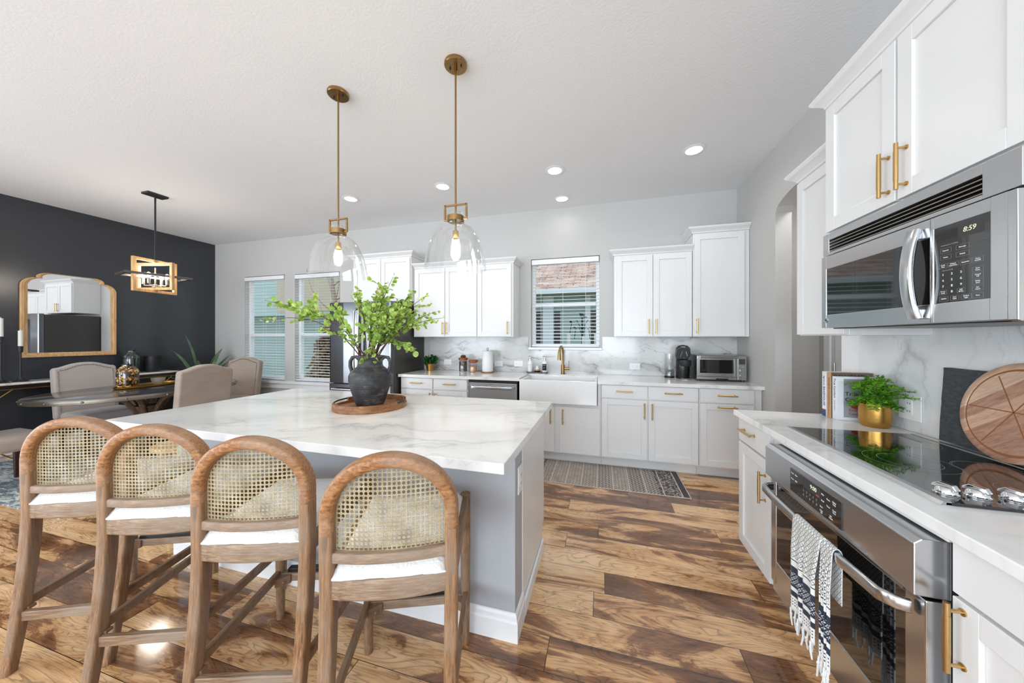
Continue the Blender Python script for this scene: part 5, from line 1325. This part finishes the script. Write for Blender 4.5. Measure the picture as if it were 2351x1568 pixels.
def bottle(x, label, dark):
    t = thing('soap_bottle', label, 'bottle', (x, 4.045, ZC + 0.0195))
    bm = nb(); lathe(bm, [(0, 0), (0.031, 0), (0.033, 0.004), (0.033, 0.110), (0.028, 0.128), (0.014, 0.138), (0.012, 0.150), (0, 0.150)], n=28); obj('body', bm, 'porcelain', t, smooth=True)
    bm = nb(); lathe(bm, [(0, 0.15), (0.014, 0.15), (0.014, 0.168), (0.004, 0.170), (0.004, 0.196), (0, 0.196)], n=16); tube(bm, [(0.01, 0, 0.196), (-0.012, -0.012, 0.199), (-0.018, -0.026, 0.194)], 0.005, 8); obj('pump', bm, 'steel_light', t, smooth=True)
    bm = nb(); rows = []
    for k in range(13):
        a = math.radians(-90 - 52 + 104 * k / 12); rows.append([bm.verts.new((0.0336 * math.cos(a), 0.0336 * math.sin(a), z)) for z in (0.022, 0.104)])
    for a, b_ in zip(rows, rows[1:]): bm.faces.new((a[0], b_[0], b_[1], a[1]))
    obj('label', bm, 'ink' if dark else 'cov_white', t)
    text('lettering', 'HAND SOAP' if not dark else 'DISH SOAP', 0.009, 'white_ink' if dark else 'grey_ink', t, (0, -0.0345, 0.088), RT, 'CENTER')
    text('lettering', '1' if not dark else 'B', 0.013, 'white_ink' if dark else 'ink', t, (0, -0.0345, 0.056), RT, 'CENTER')
bottle(-0.885, 'white soap pump bottle with pale label, left on the metal tray', False)
bottle(-0.698, 'white soap pump bottle with black label, nearer the faucet', True)
t = thing('soap_dish', 'small black dish with a scrub brush between the soap bottles', 'dish', (-0.792, 4.045, ZC + 0.0195))
bm = nb(); lathe(bm, [(0, 0), (0.03, 0), (0.044, 0.014), (0.041, 0.015), (0.028, 0.004), (0, 0.004)], n=28); obj('dish', bm, 'black', t, smooth=True)
bm = nb(); lathe(bm, [(0.024, 0.005), (0.026, 0.032), (0, 0.033)], n=20); obj('bristles', bm, 'cov_tan', t)
bm = nb(); lathe(bm, [(0.026, 0.032), (0.028, 0.042), (0.018, 0.050), (0.016, 0.058), (0.020, 0.068), (0.012, 0.076), (0, 0.077)], n=20); obj('brush_head', bm, 'candle', t, smooth=True)

# water carafe, coffee maker, toaster oven
t = thing('water_tank', 'clear water tank standing left of the coffee maker', 'water tank', (0.735, 4.02, ZC))
bm = nb(); lathe(bm, [(0, 0), (0.052, 0), (0.053, 0.018), (0, 0.018)], n=30); obj('base', bm, 'black', t, smooth=True)
bm = nb(); lathe(bm, [(0.048, 0.018), (0.053, 0.022), (0.053, 0.262), (0.056, 0.268), (0.050, 0.268), (0.050, 0.024), (0.0, 0.020)], n=36, cap=False); obj('glass_body', bm, 'glass', t, smooth=True)
bm = nb(); lathe(bm, [(0, 0.022), (0.0495, 0.022), (0.0495, 0.092), (0, 0.092)], n=30); obj('water', bm, 'glass', t)
t = thing('coffee_maker', 'black single-serve coffee maker with its lid open', 'coffee maker', (0.868, 3.955, ZC))
bm = nb(); lathe(bm, [(0, 0), (0.066, 0), (0.068, 0.006), (0.070, 0.12), (0.070, 0.200), (0.066, 0.206), (0, 0.206)], (-0.002, 0.03, 0), 40); obj('body', bm, 'black', t, smooth=True)
bm = nb(); lathe(bm, [(0, 0.14), (0.046, 0.14), (0.055, 0.155), (0.057, 0.206), (0, 0.210)], (0.012, -0.035, 0), 32); obj('brew_head', bm, 'black_matte', t, smooth=True)
bm = nb(); lathe(bm, [(0, 0), (0.048, 0), (0.050, 0.012), (0.044, 0.014), (0, 0.010)], (0.012, -0.05, 0), 28); obj('drip_tray', bm, 'silver_frame', t, smooth=True)
bm = nb(); pl = [(-0.068, 0.205), (-0.076, 0.27), (-0.070, 0.335), (-0.045, 0.362), (0.0, 0.372), (0.045, 0.362), (0.070, 0.335), (0.076, 0.27), (0.050, 0.205)]
prism(bm, pl, 'Y', 0.015, 0.055); ld = obj('lid', bm, 'black', t, bev=0.008); 
bm = nb(); pl = [(-0.056, 0.215), (-0.063, 0.27), (-0.056, 0.315), (0.0, 0.335), (0.056, 0.315), (0.063, 0.27), (0.042, 0.215)]
prism(bm, pl, 'Y', 0.008, 0.0149); obj('lid_interior', bm, 'black_matte', ld, bev=0.002)
bm = nb(); cyl(bm, (-0.01, 0.005, 0.30), (-0.034, -0.002, 0.235), 0.0025, 8); cyl(bm, (0.026, 0.005, 0.30), (0.038, -0.002, 0.25), 0.0025, 8); lathe(bm, [(0.014, 0.222), (0.016, 0.232), (0, 0.233)], (0.008, -0.002, 0), 14)
obj('needle_arm', bm, 'silver_frame', ld)
text('lettering', 'KEURIG', 0.013, 'white_ink', ld, (0.0, 0.0135, 0.350), RT, 'CENTER')
t = thing('toaster_oven', 'brushed steel toaster oven with dials in the corner', 'toaster oven', (1.186, 3.800, ZC))
bm = nb(); box(bm, -0.225, 0.012, 0.016, 0.222, 0.300, 0.268); obj('body', bm, 'toaster_steel', t, bev=0.006)
bm = nb(); door_ring(bm, -0.228, 0.140, 0.050, 0.262, -0.198, 0.112, 0.085, 0.222, -0.010, 0.011); d = obj('door', bm, 'toaster_steel', t, bev=0.002)
bm = nb(); box(bm, -0.200, -0.002, 0.083, 0.114, 0.010, 0.224); obj('door_glass', bm, 'black_glass', d)
bm = nb(); box(bm, -0.228, -0.008, 0.018, 0.140, 0.011, 0.048); obj('crumb_tray', bm, 'toaster_steel', t, bev=0.002)
bm = nb(); box(bm, -0.05, -0.014, 0.018, 0.06, -0.008, 0.030); obj('tray_handle', bm, 'black', t, bev=0.002)
bm = nb(); cyl(bm, (-0.205, -0.042, 0.252), (0.132, -0.042, 0.252), 0.0125, 16)
for x in (-0.205, 0.132): box(bm, x - 0.014, -0.046, 0.238, x + 0.014, -0.008, 0.266)
obj('handle', bm, 'toaster_steel', d, smooth=True)
bm = nb(); box(bm, 0.143, -0.010, 0.018, 0.225, 0.011, 0.266); cp = obj('control_panel', bm, 'toaster_steel', t, bev=0.004)
bm = nb(); box(bm, 0.156, -0.012, 0.180, 0.210, -0.010, 0.235); obj('screen', bm, 'slot', cp)
def dial(x, z, r, dp=0.016):
    bm = nb(); lathe(bm, [(0, 0), (r, 0), (r * 0.94, dp), (0, dp)], n=24); o = obj('dial', bm, 'toaster_steel', cp, smooth=True, loc=(x, -0.010, z)); o.rotation_euler = (PI / 2, 0, 0)
dial(0.164, 0.155, 0.012, 0.008); dial(0.202, 0.155, 0.012, 0.008); dial(0.184, 0.114, 0.021); dial(0.184, 0.062, 0.021)
for sx in (-0.2, 0.2):
    for sy in (0.03, 0.27):
        bm = nb(); cyl(bm, (sx, sy, 0), (sx, sy, 0.017), 0.012, 12); obj('foot', bm, 'black', t)
text('lettering', 'Breville', 0.014, 'grey_ink', d, (-0.02, -0.0105, 0.068), RT, 'CENTER')

# ------------------------------------------------------------------ books, fern, slate, board beside the cooktop
def book(y, th, x0, wid, hgt, cov, name, label, cover_mat=None):
    t = thing('book', label, 'book', (x0, y, ZC), 0)
    bm = nb(); box(bm, 0, 0, 0, wid, 0.003, hgt); box(bm, 0, th - 0.003, 0, wid, th, hgt); box(bm, 0, 0.003, 0, 0.004, th - 0.003, hgt); obj('cover', bm, cov, t, bev=0.0008)
    bm = nb(); box(bm, 0.004, 0.0035, 0.004, wid - 0.004, th - 0.0035, hgt - 0.004); obj('pages', bm, 'paper', t)
    return t
RS = (PI / 2, PI / 2, -PI / 2)   # spine facing -X, reading downward
b1 = book(2.268, 0.034, 1.236, 0.188, 0.256, 'cov_white', '', 'white and navy cookbook titled BAKEHOUSE, farthest left of the row')
b2 = book(2.232, 0.032, 1.238, 0.190, 0.256, 'cov_tan', '', 'tan-spined cookbook titled BOHEME COOKING, middle of the row')
b3 = book(2.190, 0.036, 1.242, 0.182, 0.236, 'cov_white', '', 'white cookbook titled True Comfort in front of the row, behind the fern')
text('lettering', 'BAKEHOUSE', 0.023, 'cov_blue', b1, (-0.0004, 0.017, 0.115), RS, 'CENTER', sx=0.86)
text('lettering', 'Signature', 0.014, 'cov_blue', b1, (-0.0004, 0.017, 0.205), RS, 'CENTER')
bm = nb(); box(bm, -0.0006, 0.001, 0.0005, 0.0, 0.033, 0.034); obj('label', bm, 'cov_blue', b1)
bm = nb(); box(bm, -0.0006, 0.001, 0.0345, 0.0, 0.033, 0.040); obj('label', bm, 'cov_red', b1)
text('lettering', 'BOHEME COOKING', 0.0195, 'cov_brown', b2, (-0.0004, 0.016, 0.150), RS, 'CENTER', sx=0.86)
text('lettering', 'Carrie Solomon', 0.009, 'cov_brown', b2, (-0.0004, 0.016, 0.045), RS, 'CENTER')
bm = nb(); box(bm, 0.002, -0.0006, 0.001, 0.188, 0.0, 0.255); obj('front_print', bm, 'cov_brown', b2)
text('lettering', 'BOHEME', 0.042, 'ink', b2, (0.010, -0.0010, 0.228), RT, 'LEFT', sx=0.85)
text('lettering', 'True Comfort', 0.0185, 'ink', b3, (-0.0004, 0.018, 0.172), RS, 'CENTER')
text('lettering', 'Kristin Cavallari', 0.009, 'grey_ink', b3, (-0.0004, 0.018, 0.075), RS, 'CENTER')
bm = nb(); box(bm, 0.030, -0.0006, 0.016, 0.174, 0.0, 0.226); obj('front_print', bm, 'cov_grey', b3)
text('lettering', 'True\nComfort', 0.030, 'ink', b3, (0.036, -0.0010, 0.128), RT, 'LEFT')
text('lettering', 'Kristin\nCavallari', 0.020, 'cov_red', b3, (0.052, -0.0010, 0.046), RT, 'LEFT')
bm = nb(); lathe(bm, [(0, 0), (0.030, 0), (0.030, 0.0008), (0, 0.0008)], n=24, sx=1.0, sy=0.45); o = obj('bowl_print', bm, 'cov_red', b3, loc=(0.092, -0.0006, 0.076)); o.rotation_euler = (PI / 2, 0, 0)

PX, PY = 1.338, 2.082
t = thing('potted_fern', 'bright green fern in a wide gold pot in front of the cookbooks', 'plant', (PX, PY, ZC))
bm = nb(); lathe(bm, [(0, 0), (0.048, 0), (0.056, 0.010), (0.060, 0.030), (0.060, 0.116), (0.057, 0.116), (0.056, 0.10), (0, 0.10)], n=48); obj('pot', bm, 'gold', t, smooth=True)
bm = nb(); lathe(bm, [(0, 0.103), (0.0565, 0.103)], n=24, cap=False); obj('soil', bm, 'soil', t)
rnd = random.Random(8); fo = nb(); stb = nb()
for k in range(84):
    a = rnd.uniform(0, 2 * PI); out = rnd.uniform(0.02, 0.105); z1 = rnd.uniform(0.13, 0.262) - out * 0.55
    if k in (3, 9): out = 0.15; z1 = 0.16 + 0.03 * (k == 3); a = -0.9 if k == 3 else -1.15
    c_, s_ = math.cos(a), math.sin(a)
    if c_ * out > 0.075: out = 0.075 / c_
    b0 = Vector((c_ * 0.03, s_ * 0.03, 0.104)); tip = Vector((c_ * out, s_ * out, z1)); mid = Vector((c_ * out * 0.45, s_ * out * 0.45, z1 + 0.02))
    pts = [b0.lerp(mid, u).lerp(mid.lerp(tip, u), u) for u in [q / 8 for q in range(9)]]
    tube(stb, pts, 0.0009, 4)
    for i in range(1, 9):
        p = pts[i]; dr = (pts[i] - pts[i - 1]).normalized(); sd = dr.cross(Vector((0, 0, 1)))
        sd = sd.normalized() if sd.length > 0.01 else Vector((1, 0, 0))
        for sg in (-1, 1):
            q = sd * sg + dr * 0.6 + Vector((0, 0, rnd.uniform(-0.2, 0.5))); l = 0.030 * (1.15 - i / 10)
            for m_ in range(3):
                pp = p + q.normalized() * l * m_ / 3
                leaf(fo, pp, q + Vector((rnd.uniform(-0.8, 0.8), rnd.uniform(-0.8, 0.8), rnd.uniform(-0.6, 0.8))), 0.016, rnd, 0.17, 0.05)
obj('foliage', fo, 'leaf_fern', t); obj('stem', stb, 'bark', t)

t = thing('slate_board', 'dark slate serving board leaning on the marble behind the round board', 'serving board', (1.408, 1.645, ZC + 0.0105))
bm = nb(); rnd = random.Random(2); pl = []
for (a, b_), (c_, d_) in zip([(-0.20, 0), (0.20, 0), (0.20, 0.312), (-0.195, 0.312)], [(0.20, 0), (0.20, 0.312), (-0.195, 0.312), (-0.20, 0)]):
    for k in range(14): pl.append((a + (c_ - a) * k / 14 + rnd.uniform(-0.0016, 0.0016), max(0.0, b_ + (d_ - b_) * k / 14 + rnd.uniform(-0.0016, 0.0016))))
prism(bm, pl, 'X', -0.004, 0.004); o = obj('board', bm, 'slate', t, bev=0.001); o.rotation_euler = (0, math.radians(3.0), 0)
t = thing('cutting_board', 'round striped wooden board with carved wedges leaning behind the cooktop', 'cutting board', (1.345, 1.555, ZC + 0.0125))
bm = nb(); n = 72; Rb = 0.176
prof = [(0, 0), (Rb - 0.004, 0), (Rb, 0.004), (Rb, 0.016), (Rb - 0.004, 0.019), (Rb - 0.020, 0.019), (Rb - 0.022, 0.0155), (Rb - 0.027, 0.0155), (Rb - 0.029, 0.019), (0, 0.019)]
lathe(bm, prof, n=n); bd = obj('disc', bm, 'board', t, smooth=True)
tl = math.radians(11)
bd.rotation_euler = (0, -PI / 2 + tl, 0); bd.location = (0.022 + Rb * math.sin(tl), 0, Rb * math.cos(tl))
for a in (30, 90, 150):
    bm = nb(); a = math.radians(a); c_, s_ = math.cos(a), math.sin(a); l = Rb - 0.034
    pv = [(-l, -0.0020), (l, -0.0020), (l, 0.0020), (-l, 0.0020)]
    pv = [(x * c_ - y * s_, x * s_ + y * c_) for x, y in pv]
    prism(bm, pv, 'Z', 0.0180, 0.0193); obj('groove', bm, 'groove', bd)
bm = nb(); lathe(bm, [(Rb - 0.0275, 0.0158), (Rb - 0.0215, 0.0158), (Rb - 0.0215, 0.0161), (Rb - 0.0275, 0.0161), (Rb - 0.0275, 0.0158)], n=72, cap=False); obj('groove', bm, 'groove', bd)

# ------------------------------------------------------------------ rugs
t = thing('runner_rug', 'black, grey and beige patterned runner on the floor by the sink', 'rug', (-0.05, 3.325, 0.0))
bm = nb(); box(bm, -0.780, -0.285, 0.0005, 0.780, 0.285, 0.007); obj('pile', bm, 'runner', t, bev=0.001)
t = thing('area_rug', 'dark blue and grey abstract rug under the dining table', 'rug', (-5.05, 2.55, 0.0))
bm = nb(); box(bm, -1.30, -1.12, 0.0005, 1.12, 1.30, 0.009); obj('pile', bm, 'dining_rug', t, bev=0.002)

# ------------------------------------------------------------------ dining table
t = thing('dining_table', 'oval zinc-topped dining table with carved wood pedestal', 'table', (-5.27, 2.58, 0.0095))
A_, B_ = 0.650, 0.880; ZT = 0.756
bm = nb(); lathe(bm, [(0, ZT - 0.045), (1.0 - 0.012, ZT - 0.045), (1.0 - 0.012, ZT - 0.002), (1.0 - 0.02, ZT), (0, ZT)], n=96, sx=A_, sy=B_)
obj('tabletop', bm, 'metal_table', t, smooth=True)
bm = nb(); lathe(bm, [(0.986, ZT - 0.050), (1.0, ZT - 0.046), (1.002, ZT - 0.03), (1.0, ZT - 0.006), (0.994, ZT - 0.0005), (0.986, ZT - 0.002), (0.986, ZT - 0.050)], n=96, cap=False, sx=A_, sy=B_); rm = obj('rim', bm, 'metal_rim', t, smooth=True)
for k in range(18):
    a = 2 * PI * (k + 0.5) / 18; bm = nb(); sphere(bm, (A_ * 1.003 * math.cos(a), B_ * 1.003 * math.sin(a), ZT - 0.026), 0.011, 10, 8); obj('rivet', bm, 'metal_rim', rm, smooth=True)
bm = nb(); lathe(bm, [(0.0, 0.0), (0.30, 0.0), (0.31, 0.04), (0.24, 0.07), (0.12, 0.11), (0.085, 0.20), (0.085, 0.48), (0.12, 0.55), (0.0, 0.55)], n=40); obj('pedestal', bm, 'pedestal_wood', t, smooth=True)
for k in range(6):
    a = PI * k / 3 + 0.3; bm = nb()
    pts = [(0.07 * math.cos(a), 0.07 * math.sin(a), 0.36), (0.10 * math.cos(a), 0.10 * math.sin(a), 0.50), (0.18 * math.cos(a), 0.18 * math.sin(a), 0.62), (0.32 * math.cos(a), 0.32 * math.sin(a), ZT - 0.05)]
    sweep(bm, pts, rrect(0.05, 0.05, 0.012), (math.cos(a), math.sin(a), 0.4)); obj('brace', bm, 'pedestal_wood', t, smooth=True)
ZD = 0.0095 + ZT

def dining_chair(mat, label):
    t = thing('dining_chair', label, 'chair')
    n = 24
    def outl(w, zb, zs, zt):
        pts = [(-w, zb)]
        for k in range(n + 1):
            u = -1 + 2 * k / n; e = abs(u)
            z = zs + (zt - zs) * (0.5 + 0.5 * math.cos(PI * min(1, (e / 0.92) ** 1.35)))
            z -= 0.018 * max(0, (e - 0.9) / 0.1) ** 2
            pts.append((w * (1.03 - 0.03 * 1) * u, z))
        pts.append((w, zb)); return pts
    bm = nb(); prism(bm, outl(0.262, 0.40, 1.010, 1.066), 'Y', -0.045, 0.045)
    bk = obj('backrest', bm, mat, t, bev=0.020, seg=4, smooth=True); bk.location = (0, -0.235, 0); bk.rotation_euler = (math.radians(7), 0, 0)
    bm = nb(); pth = [(p[0] * 0.86, p[1] - 0.035) for p in outl(0.262, 0.50, 1.010, 1.066)]
    L_ = []
    for (a, b_), (c_, d_) in zip(pth, pth[1:]):
        k = max(1, int(math.hypot(c_ - a, d_ - b_) / 0.021)); L_ += [(a + (c_ - a) * q / k, b_ + (d_ - b_) * q / k) for q in range(k)]
    for a, b_ in L_: sphere(bm, (a, 0.046, b_), 0.0072, 6, 4)
    nh_ = obj('nailhead_trim', bm, 'silver_frame', bk)
    bm = nb(); box(bm, -0.26, -0.20, 0.345, 0.26, 0.275, 0.485)
    obj('seat', bm, mat, t, bev=0.045, seg=5, smooth=True)
    for s in (-1, 1):
        for (y, dy) in ((0.225, 0.0), (-0.225, -0.05)):
            bm = nb(); sweep(bm, [(s * 0.215, y, 0.36), (s * 0.215, y + dy * 0.2, 0.2), (s * 0.212, y + dy, 0.010)], [rrect(0.045, 0.045, 0.008), rrect(0.038, 0.038, 0.007), rrect(0.030, 0.030, 0.005)], (0, 1, 0)); obj('leg', bm, 'dark_wood', t)
    return t
GC = None
c1 = dining_chair('velvet_grey', 'greige velvet dining chair with nailheads, facing the camera under the arched mirror')
c1.location = (-5.965, 2.50, 0); c1.rotation_euler = (0, 0, -PI / 2)
c2 = dining_chair('velvet', 'taupe velvet dining chair seen from behind, between the table and the island')
c2.location = (-4.77, 2.66, 0); c2.rotation_euler = (0, 0, PI / 2)
dup(c2, (-5.45, 3.53, 0), math.radians(193), 'taupe velvet dining chair at the window end of the table')
dup(c2, (-5.28, 1.52, 0), 0, 'taupe dining chair at the near end of the table, cut by the left edge')

# table-top decor
t = thing('oval_tray', 'gold-rimmed oval tray on the dining table', 'tray', (-5.49, 2.69, ZD + 0.0003), math.radians(14))
bm = nb(); lathe(bm, [(0, 0), (0.95, 0), (1.0, 0.006), (1.02, 0.022), (0.99, 0.022), (0.965, 0.010), (0, 0.008)], n=64, sx=0.15, sy=0.335); obj('plate', bm, 'gold', t, smooth=True)
t = thing('glass_vase', 'tortoiseshell amber glass vase on the oval tray', 'vase', (-5.475, 2.500, ZD + 0.009)); t.scale = (1.1, 1.1, 1.02)
bm = nb(); lathe(bm, [(0, 0), (0.066, 0), (0.080, 0.014), (0.085, 0.05), (0.085, 0.175), (0.076, 0.212), (0.056, 0.236), (0.044, 0.246), (0.043, 0.266), (0.040, 0.266), (0.040, 0.245), (0.072, 0.20), (0.079, 0.05), (0, 0.012)], n=48, cap=False); obj('body', bm, 'tortoise', t, smooth=True)
t = thing('glass_bowl', 'small cut-glass bowl on the oval tray', 'bowl', (-5.52, 2.80, ZD + 0.009))
bm = nb(); lathe(bm, [(0, 0), (0.040, 0), (0.060, 0.035), (0.070, 0.075), (0.067, 0.075), (0.056, 0.038), (0, 0.006)], n=22, cap=False); obj('body', bm, 'cut_glass', t)

# ------------------------------------------------------------------ console against the charcoal wall
t = thing('console_table', 'long console with marble top and gold frame against the charcoal wall', 'console table', (-6.655, 1.9, 0))
bm = nb(); box(bm, 0.004, -0.75, 0.838, 0.300, 1.56, 0.860); obj('top', bm, 'marble_counter', t, bev=0.002)
bm = nb()
box(bm, 0.004, -0.75, 0.832, 0.300, 1.56, 0.8375); box(bm, 0.288, -0.75, 0.786, 0.300, 1.56, 0.792)
for y in (-0.74, 1.548): box(bm, 0.286, y, 0.0, 0.300, y + 0.012, 0.832); box(bm, 0.004, y, 0.0, 0.018, y + 0.012, 0.832); box(bm, 0.018, y, 0.780, 0.286, y + 0.012, 0.792)
obj('frame', bm, 'gold', t)
bm = nb(); box(bm, 0.01, -0.73, 0.794, 0.286, 1.54, 0.830); obj('shelf', bm, 'black', t)
for y0, y1 in ((-0.70, 0.10), (0.10, -0.70), (0.75, 1.50), (1.50, 0.75)):
    bm = nb(); cyl(bm, (0.28, y0, 0.01), (0.28, y1, 0.79), 0.006, 8); obj('cross_brace', bm, 'gold', t)
def candlestick(y, hgt, ch, label, tilt=0):
    t = thing('candlestick', label, 'candlestick', (-6.50, y, 0.8605))
    bm = nb(); lathe(bm, [(0, 0), (0.060, 0), (0.060, 0.004), (0.030, 0.018), (0.012, 0.045), (0.0085, 0.10), (0.0085, hgt - 0.075), (0.018, hgt - 0.070), (0.021, hgt - 0.002), (0, hgt)], n=28); obj('holder', bm, 'black_matte', t, smooth=True)
    bm = nb(); lathe(bm, [(0, hgt), (0.0175, hgt), (0.0175, hgt + ch - 0.004), (0.013, hgt + ch), (0, hgt + ch)], n=20); cyl(bm, (0, 0, hgt + ch - 0.001), (0.002, 0, hgt + ch + 0.012), 0.003, 6); obj('candle', bm, 'candle', t, smooth=True)
candlestick(1.960, 0.52, 0.205, 'taller black candlestick with white candle at the left edge of the photo')
candlestick(2.088, 0.41, 0.18, 'shorter black candlestick with white candle beside the mirror')
t = thing('glass_vase', 'dark blue-green bottle-necked glass vase on the console', 'vase', (-6.500, 3.010, 0.8605)); t.scale = (1.3, 1.3, 1.02)
bm = nb(); lathe(bm, [(0, 0), (0.055, 0), (0.064, 0.012), (0.066, 0.05), (0.067, 0.20), (0.062, 0.240), (0.042, 0.275), (0.030, 0.290), (0.029, 0.325), (0.033, 0.332), (0.026, 0.332), (0.025, 0.29), (0.057, 0.235), (0.061, 0.05), (0, 0.01)], n=44, cap=False); obj('body', bm, 'smoke', t, smooth=True)
t = thing('flower_pot', 'matte black cylindrical pot next to the dark glass vase', 'pot', (-6.500, 3.235, 0.8605)); t.scale = (1.2, 1.2, 1.0)
bm = nb(); lathe(bm, [(0, 0), (0.062, 0), (0.064, 0.006), (0.074, 0.045), (0.074, 0.235), (0.070, 0.235), (0.068, 0.05), (0, 0.02)], n=44, cap=False); obj('body', bm, 'black_matte', t, smooth=True)

# ------------------------------------------------------------------ arched mirror
t = thing('wall_mirror', 'arched oak-framed mirror on the charcoal wall', 'mirror', (L + 0.003, 2.524, 1.128))
def mirror_outline(inset=0.0, n=10):
    w = 0.395 - inset; zb = inset; zs = 0.868; st = 0.115 - inset * 0.2
    pts = [(-w, zb), (w, zb), (w, zs)]
    for k in range(1, n + 1):     # shoulder quarter up to the step
        a = PI / 2 * k / n; pts.append((w - st * (1 - math.cos(a)), zs + 0.108 * math.sin(a) * (1 - inset * 1.2)))
    z1 = pts[-1][1]; x1 = w - st
    pts.append((x1 - 0.004, z1 + 0.004))
    for k in range(1, n + 1):
        a = PI / 2 * k / n; pts.append((x1 - 0.095 * (1 - math.cos(a)) - 0.0, z1 + 0.010 + 0.058 * math.sin(a)))
    right = pts[2:]
    return pts + [(-x, z) for x, z in right[::-1]]
def loopmesh(bm, A, B, xa, xb):
    va = [bm.verts.new((xa, y, z)) for y, z in A]; vb = [bm.verts.new((xb, y, z)) for y, z in B]
    for i in range(len(A)): j = (i + 1) % len(A); bm.faces.new((va[i], va[j], vb[j], vb[i]))
bm = nb(); o0, o1, o2, o3, o4 = (mirror_outline(i) for i in (0.0, 0.006, 0.028, 0.033, 0.055))
loopmesh(bm, o0, o0, 0.0, 0.022); loopmesh(bm, o0, o1, 0.022, 0.028); loopmesh(bm, o1, o2, 0.028, 0.026); loopmesh(bm, o2, o3, 0.026, 0.020); loopmesh(bm, o3, o4, 0.020, 0.014); loopmesh(bm, o4, o4, 0.014, 0.004); loopmesh(bm, o4, o0, 0.004, 0.0)
obj('frame', bm, 'light_oak', t)
bm = nb(); prism(bm, mirror_outline(0.054), 'X', 0.005, 0.010); obj('mirror_glass', bm, 'mirror', t)

# ------------------------------------------------------------------ agave in the dining corner
t = thing('potted_plant', 'tall spiky agave plant in the corner between charcoal wall and window', 'plant', (-6.22, 3.70, 0.0))
bm = nb(); lathe(bm, [(0, 0), (0.13, 0), (0.17, 0.30), (0.18, 0.44), (0.165, 0.44), (0.16, 0.40), (0, 0.40)], n=36); obj('pot', bm, 'black_matte', t, smooth=True)
bm = nb()
for (dx, dy, z, w, cz) in ((-0.05, -0.22, 1.44, 0.034, 0.5), (0.0, -0.42, 1.20, 0.030, 0.45), (-0.02, 0.30, 1.19, 0.036, 0.5), (0.06, 0.38, 1.08, 0.032, 0.4), (0.34, 0.16, 0.98, 0.03, 0.4), (0.30, -0.20, 0.95, 0.032, 0.4), (-0.2, 0.05, 1.0, 0.03, 0.4), (0.12, 0.1, 1.05, 0.03, 0.4), (0.22, 0.36, 0.93, 0.026, 0.35), (-0.12, -0.3, 0.9, 0.03, 0.3), (0.05, -0.5, 0.8, 0.03, 0.35)):
    n_ = 12; rows = []; tip = Vector((dx, dy, z)); b0 = Vector((dx * 0.08, dy * 0.08, 0.42)); mid = Vector((dx * 0.35, dy * 0.35, 0.42 + (z - 0.42) * 0.75))
    sd = Vector((-dy, dx, 0)).normalized()
    for k in range(n_ + 1):
        u = k / n_; p = b0.lerp(mid, u).lerp(mid.lerp(tip, u), u); ww = w * 1.8 * (0.55 + 1.5 * u * (1 - u)) * (1 - u ** 6) + 0.0005; up = Vector((dx, dy, -0.3)).normalized() * -0.35 * ww
        rows.append([bm.verts.new(p - sd * ww), bm.verts.new(p + up * 0.8), bm.verts.new(p + sd * ww), bm.verts.new(p + up * 0.8 - Vector((0, 0, 0.004)))])
    for a, b_ in zip(rows, rows[1:]):
        for i in range(4): j = (i + 1) % 4; bm.faces.new((a[i], a[j], b_[j], b_[i]))
obj('foliage', bm, 'leaf_agave', t, smooth=True)

# small wooden stool tucked at the left end of the island
t = thing('wooden_stool', 'small light wooden stool with splayed legs at the left end of the island', 'stool', (-2.98, 1.64, 0))
bm = nb(); lathe(bm, [(0, 0.555), (0.13, 0.555), (0.155, 0.568), (0.158, 0.585), (0.150, 0.597), (0.10, 0.590), (0, 0.586)], n=36); obj('seat', bm, 'light_oak', t, smooth=True)
for a in (45, 135, 225, 315):
    a = math.radians(a); bm = nb(); tube(bm, [(0.09 * math.cos(a), 0.09 * math.sin(a), 0.556), (0.21 * math.cos(a), 0.21 * math.sin(a), 0.0)], [0.017, 0.012], 14); obj('leg', bm, 'light_oak', t, smooth=True)
for z, rr in ((0.25, 0.165),):
    for a in range(45, 405, 90):
        p = [Vector((rr * math.cos(math.radians(q)), rr * math.sin(math.radians(q)), z)) for q in (a, a + 90)]
        bm = nb(); cyl(bm, p[0], p[1], 0.008, 10); obj('stretcher', bm, 'light_oak', t)

# ------------------------------------------------------------------ groups of repeats
GROUPS = {'counter_stool': 'cane-back counter stools at the island', 'recessed_light': 'recessed ceiling lights', 'pendant_light': 'glass pendants over the island',
          'dining_chair': 'velvet chairs around the dining table', 'window_blind': 'white slatted window blinds', 'upper_cabinet': 'white upper cabinets',
          'base_cabinet': 'white base cabinets', 'wall_outlet': 'white wall outlets', 'book': 'cookbooks beside the fern', 'storage_jar': 'glass storage jars with wooden lids',
          'soap_bottle': 'soap bottles on the metal tray', 'candlestick': 'black candlesticks on the console', 'leafy_branch': 'leafy branches in the black vase'}
for o in list(C.objects):
    k = o.name.split('.')[0]
    if o.parent is None and k in GROUPS: o['group'] = GROUPS[k]
sc.view_settings.exposure = EXPO
